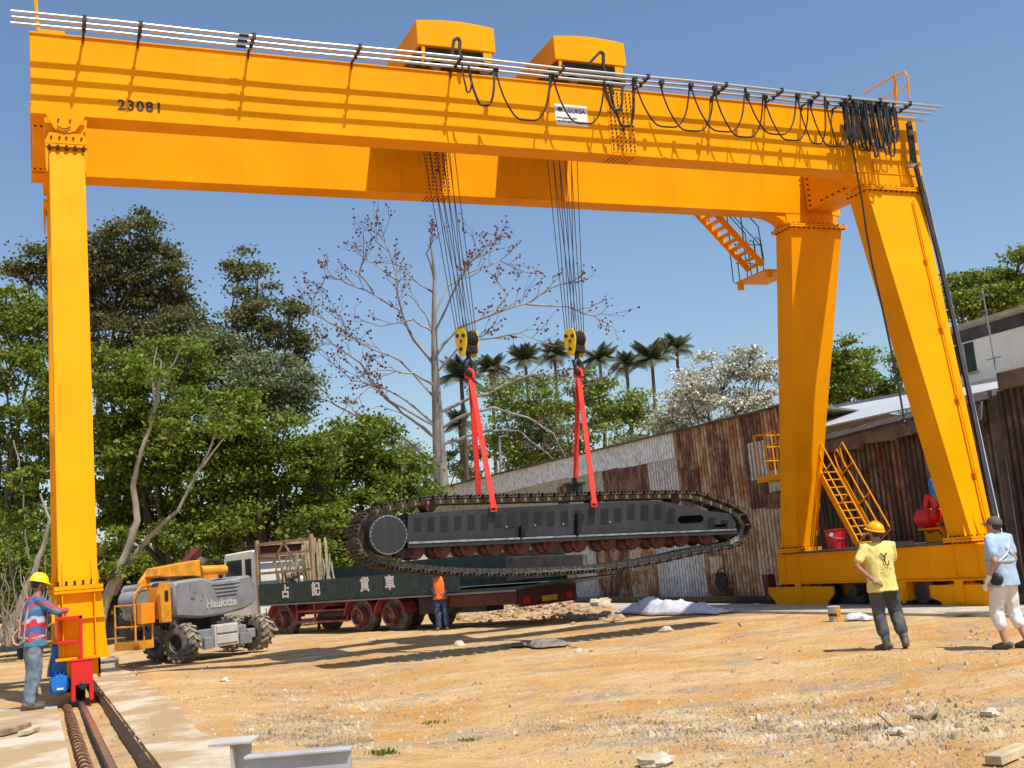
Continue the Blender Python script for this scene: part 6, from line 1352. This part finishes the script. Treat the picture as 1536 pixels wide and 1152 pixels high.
# haze green behind
tree('yellow green feathery tree behind the shed roof', 'tree', (880, 760), [(800, 590, 55, 32), (860, 585, 60, 36), (920, 600, 50, 34), (780, 640, 55, 45), (850, 650, 65, 45), (930, 655, 55, 45), (760, 680, 45, 36), (820, 700, 60, 34), (960, 620, 30, 30), (985, 655, 24, 34), (740, 590, 22, 20)], 66, M['ygreen'], M['bark'], .4, .24, 1.0, .7, spread=3)
tree('small pale tree seen low behind the bare tree trunk', 'tree', (640, 760), [(615, 690, 26, 26), (640, 715, 30, 20), (690, 690, 30, 28), (715, 665, 26, 30), (600, 670, 16, 16), (700, 720, 34, 16)], 74, M['hazyleaf'], M['bark'], .25, .22, .8, .6, spread=1)
tree('white flowering tree left of the wide crane legs', 'tree', (1090, 700), [(1030, 590, 36, 34), (1080, 560, 45, 34), (1125, 545, 36, 28), (1140, 585, 36, 40), (1060, 610, 50, 26), (1110, 610, 50, 30), (1150, 620, 30, 24), (1005, 625, 22, 18), (1030, 570, 20, 20)], 55, M['whitebl'], M['bark'], .3, .17, 1.15, .5, spread=2)
tree('low green bush under the white flowering tree', 'bush', (990, 690), [(990, 650, 28, 22), (1020, 640, 36, 16), (960, 665, 30, 14)], 58, M['hazyleaf'], M['bark'], .15, .17, .8, .5, name='bush', spread=1)
tree('dark rounded tree seen between the wide crane legs', 'tree', (1280, 680), [(1265, 535, 30, 24), (1290, 555, 36, 28), (1250, 570, 30, 28), (1310, 580, 26, 22), (1275, 595, 45, 18), (1235, 540, 22, 30), (1330, 600, 16, 12)], 58, M['ficus'], M['darkbark'], .3, .2, 1.49, .5, spread=2)
tree('thin sparse tree partly behind the leaning crane leg', 'tree', (1355, 680), [(1352, 570, 12, 20), (1345, 545, 10, 14), (1362, 600, 16, 14)], 56, M['ficus'], M['darkbark'], .12, .15, 0.61, .4, spread=1)
tree('broad green tree behind the cream house', 'tree', (1470, 640), [(1435, 430, 30, 22), (1475, 425, 34, 22), (1510, 445, 34, 24), (1440, 460, 34, 24), (1480, 455, 40, 20), (1525, 410, 22, 22), (1545, 440, 30, 40), (1528, 385, 14, 14)], 50, M['ficus'], M['darkbark'], .35, .19, 1.62, .5, spread=2)
# pale trunks in front of the fig trees
def trunk_tree(label, trunks, r0, r1, blobs, depth, twigs=()):
    b = D(*trunks[0][0], depth); b.z = -.15; t = thing('fig_tree', label, 'tree', tuple(b))
    mb = MB(); lines = []
    for i, tr in enumerate(trunks):
        dd = depth+.5*i; q = [D(x, y, dd) for x, y in tr]
        m = len(q); rr_ = [lerp(r0 if i == 0 else r0*(.5 if i == 1 else .16), r1 if i < 2 else .02, (k/(m-1))**.42) for k in range(m)]
        qs, rs2 = [], []
        for a in range(m-1):
            for k in range(4): tt = k/4; qs.append(lerp(q[a], q[a+1], tt)+V((0, 0, 0))+V((noise.noise(q[a]*3+V((k, 0, 0))), 0, 0))*.05); rs2.append(lerp(rr_[a], rr_[a+1], tt))
        qs.append(q[-1]); rs2.append(rr_[-1]); mb.tube(qs, rs2, 9)
    part('trunk', mb, M['bark'], t, smooth=60)
    if blobs:
        P_ = []; S_ = []
        for x, y, rx, ry in blobs:
            c = D(x, y, depth); p, s, cc = clumps(c, (rx*depth/F, rx*depth/F, ry*depth/F), max(5, int(rx*ry/40)), 26, .38, .16); P_.append(p); S_.append(s)
        leaves('crown', np.concatenate(P_), np.concatenate(S_), M['ficus'], t)
    return t
trunk_tree('pale leaning twin trunked fig tree right of the narrow crane leg', [[(140, 960), (152, 915), (168, 875), (190, 830), (206, 780), (200, 730), (208, 690), (225, 640), (238, 590), (242, 540)], [(168, 890), (190, 850), (215, 815), (245, 785), (268, 765), (290, 720), (312, 680), (328, 635)], [(232, 610), (228, 560), (236, 520)], [(240, 570), (262, 545), (280, 505)], [(300, 705), (325, 670), (350, 640)]], .30, .03, [(165, 858, 20, 14), (250, 640, 30, 20), (205, 845, 16, 12), (225, 560, 26, 16), (325, 640, 24, 16)], 36)
trunk_tree('pale crooked fig trunk hung with roots behind the yellow helmet', [[(10, 965), (30, 910), (50, 860), (68, 810), (74, 780), (60, 740)], [(30, 915), (18, 860), (12, 820)], [(2, 960), (6, 900), (2, 860)], [(50, 865), (40, 820), (36, 760), (30, 700), (20, 660)], [(15, 960), (34, 930), (60, 930), (78, 900)]], .22, .03, [(40, 720, 26, 18), (15, 780, 26, 20)], 33)
# hanging aerial roots
rr = random.Random(12); rt_ = thing('aerial_roots', 'tangle of pale hanging roots behind the worker at the left edge', 'roots', tuple(D(30, 940, 32.6)))
for k in range(34):
    x = rr.uniform(-5, 84); y0 = rr.uniform(830, 925); y1 = rr.uniform(930, 965); mb = MB(); dd = 32.6+rr.uniform(-.4, .4); q = [D(x+rr.uniform(-8, 8), lerp(y0, y1, t/4), dd) for t in range(5)]; mb.tube(q, [.01, .015, .02, .02, .03], 5); part('root', mb, M['bark'], rt_)
# bare cotton tree
dp = 60
ctr = D(660, 735, dp); ctr.z = -.2
bt = thing('bare_tree', 'tall bare pale tree with spreading twigs and dark red buds', 'tree', tuple(ctr))
tp = [(664, 870, .55), (662, 735, .43), (658, 660, .33), (655, 600, .26), (652, 540, .19), (651, 470, .13), (652, 410, .09), (645, 355, .04)]
mb = MB(); q = [D(x, y, dp) for x, y, _ in tp]; q[0].z = -.3; mb.tube(q, [r for _, _, r in tp], 12); part('trunk', mb, M['cotton'], bt, smooth=60)
mains = [[(658, 700), (610, 660), (560, 640), (500, 605), (470, 570), (462, 540)], [(658, 660), (620, 630), (580, 600), (540, 545), (500, 515), (475, 520)], [(656, 640), (610, 600), (570, 580), (530, 570), (480, 530)], [(654, 550), (620, 510), (600, 460), (595, 410), (578, 365), (568, 350)],
         [(600, 465), (560, 440), (520, 425), (490, 412), (470, 450)], [(654, 600), (600, 540), (560, 525), (520, 500), (505, 470)], [(655, 530), (690, 490), (740, 470), (790, 455), (830, 430), (850, 425)], [(790, 458), (850, 460), (890, 475), (912, 485)],
         [(652, 500), (680, 440), (700, 400), (730, 370), (750, 365)], [(652, 470), (670, 430), (700, 410), (750, 390), (780, 405)], [(652, 420), (640, 380), (650, 360)], [(658, 620), (700, 600), (730, 590), (775, 570), (800, 562), (850, 570), (870, 580)], [(658, 645), (700, 620), (740, 612), (790, 625), (830, 650), (850, 690)],
         [(660, 668), (700, 655), (740, 645), (780, 648), (820, 680), (840, 700)], [(652, 440), (620, 420), (600, 400)], [(596, 420), (560, 395), (535, 380)], [(653, 500), (620, 480), (570, 490)], [(655, 560), (690, 520), (720, 510), (780, 500), (830, 520)], [(655, 580), (620, 560), (580, 555), (540, 560)],
         [(657, 640), (600, 610), (555, 580), (520, 610)], [(653, 520), (640, 470), (610, 440)], [(740, 470), (760, 440), (745, 420)], [(560, 440), (540, 410), (545, 385)], [(520, 500), (490, 480), (462, 470)]]
mb = MB(); bud = []; rb = random.Random(17); twig = MB()
def twigs(p, dvec, ln, lev, r):
    q = [p]
    for k in range(3): q.append(q[-1]+(dvec+V((rb.uniform(-.35, .35), rb.uniform(-.35, .35), rb.uniform(-.15, .35)))).normalized()*ln/3)
    twig.tube(q, [r, r*.85, r*.7, r*.5], 4)
    if rb.random() < .92: bud.append(q[-1])
    if lev > 0:
        for k in range(1, 4):
            if rb.random() < .8: twigs(q[k], (dvec+V((rb.uniform(-1, 1), rb.uniform(-1, 1), rb.uniform(-.4, .8)))).normalized(), ln*.6, lev-1, r*.65)
for i, m_ in enumerate(mains):
    off = rb.uniform(-4, 4); n = len(m_); q = [D(x, y, dp+off*(k/(n-1))) for k, (x, y) in enumerate(m_)]; r0 = .10 if i in (0, 1, 3, 6, 11, 12, 13) else .065
    qq = []
    for a in range(n-1):
        for k in range(3): qq.append(lerp(q[a], q[a+1], k/3)+V((rb.uniform(-1, 1), rb.uniform(-1, 1), rb.uniform(-1, 1)))*.05)
    qq.append(q[-1]); rr_ = [lerp(r0, .022, k/(len(qq)-1)) for k in range(len(qq))]; mb.tube(qq, rr_, 6)
    for k in range(4 if i not in (12, 13) else 9, len(qq)):
        if rb.random() < .92:
            d0 = (qq[k]-qq[k-1]).normalized(); twigs(qq[k], (d0+V((rb.uniform(-.8, .8), rb.uniform(-.8, .8), rb.uniform(-.5, .9)))).normalized(), rb.uniform(.7, 1.5), 2, .02)
part('branches', mb, M['cotton'], bt, smooth=60); part('twigs', twig, mat('twig', (.12, .095, .085), .9), bt)
mb = MB()
for p in bud:
    if rb.random() < .8: mb.ball(p, rb.uniform(.045, .078), 5, 4)
part('buds', mb, M['blossom'], bt)['kind'] = 'stuff'
# palms
def palm(x, y, base_y, dd, fl, label, seed, nf=24):
    rp = random.Random(seed); fl *= rp.uniform(.8, 1.05); top = D(x, y, dd); b = D(x+rp.uniform(-6, 6), base_y, dd); t = thing('palm_tree', label, 'palm', (b.x, b.y, 0), 'palms behind the shed')
    mb = MB(); bb = V((b.x, b.y, -.2)); mb.tube([bb, lerp(bb, top, .5)+V((.1, 0, 0)), top], [.22, .17, .13], 8); mb.tube([top-V((0, 0, .2)), top+V((0, 0, fl*.35))], [.13, .05], 7); part('trunk', mb, M['darkbark'], t, smooth=60)
    mb = MB()
    for k in range(nf):
        a = 2*math.pi*k/nf+rp.uniform(-.45, .45); el = rp.uniform(.15, 1.45); dh = V((math.cos(a), math.sin(a), 0)); q = []; n = 9
        for j in range(n+1):
            u = j/n; q.append(top+V((0, 0, fl*.1))+dh*fl*u*math.cos(el*(1-u*.4))+V((0, 0, fl*(u*math.sin(el)-(.35+.45*(el < .8))*u*u+.1*u))))
        mb.tube(q, [.03*(1-.8*j/n) for j in range(n+1)], 4)
        for j in range(1, n+1):
            for f_ in (0, .5):
                p = lerp(q[j-1], q[j], f_); dd_ = (q[j]-q[j-1]).normalized(); sv = dd_.cross(V((0, 0, 1))).normalized(); ll = fl*.36*math.sin(math.pi*min(1, (j-.5+f_)/n*.85+.12))
                for s in (-1, 1): e = p+sv*s*ll*.8+dd_*ll*.45-V((0, 0, ll*.45)); w_ = dd_*fl*.035; mb.add([p-w_, p+w_, e+w_*.3, e-w_*.3], [(0, 1, 2, 3)])
    part('fronds', mb, M['palmleaf'], t); return t
for a in [(692, 572, 720, 72, 1.9, 'palm seen between the bare tree trunk and the red sling'), (738, 560, 700, 95, 1.9, 'palm just left of the feathery tree top'), (788, 545, 640, 95, 2.1, 'palm directly above the feathery tree, left of its neighbour'), (832, 538, 640, 98, 2.0, 'palm left of the right hook block'), (900, 545, 640, 98, 2.1, 'palm right of the right hook block'), (940, 552, 640, 92, 2.0, 'dark low palm between two taller palms'), (978, 545, 620, 90, 2.2, 'tall palm with a spear leaf above the flowering tree'), (1015, 528, 620, 94, 2.3, 'palm nearest the white flowering tree'), (690, 640, 720, 80, 1.8, 'lower palm beside the bare tree trunk')]:
    palm(a[0], a[1], a[2], a[3], a[4], a[5], int(a[0]))
mb = MB(); a, b = D(746, 740, 62), D(749, 655, 62); a.z = 0; mb.cyl(a, b, .10, .07, 8); mb.beam(b, b+V((.5, 0, .05)), .08, .08); solo('street_lamp', mb, M['grey'], 'thin grey lamp post behind the shed roof under the feathery tree', 'lamp post')
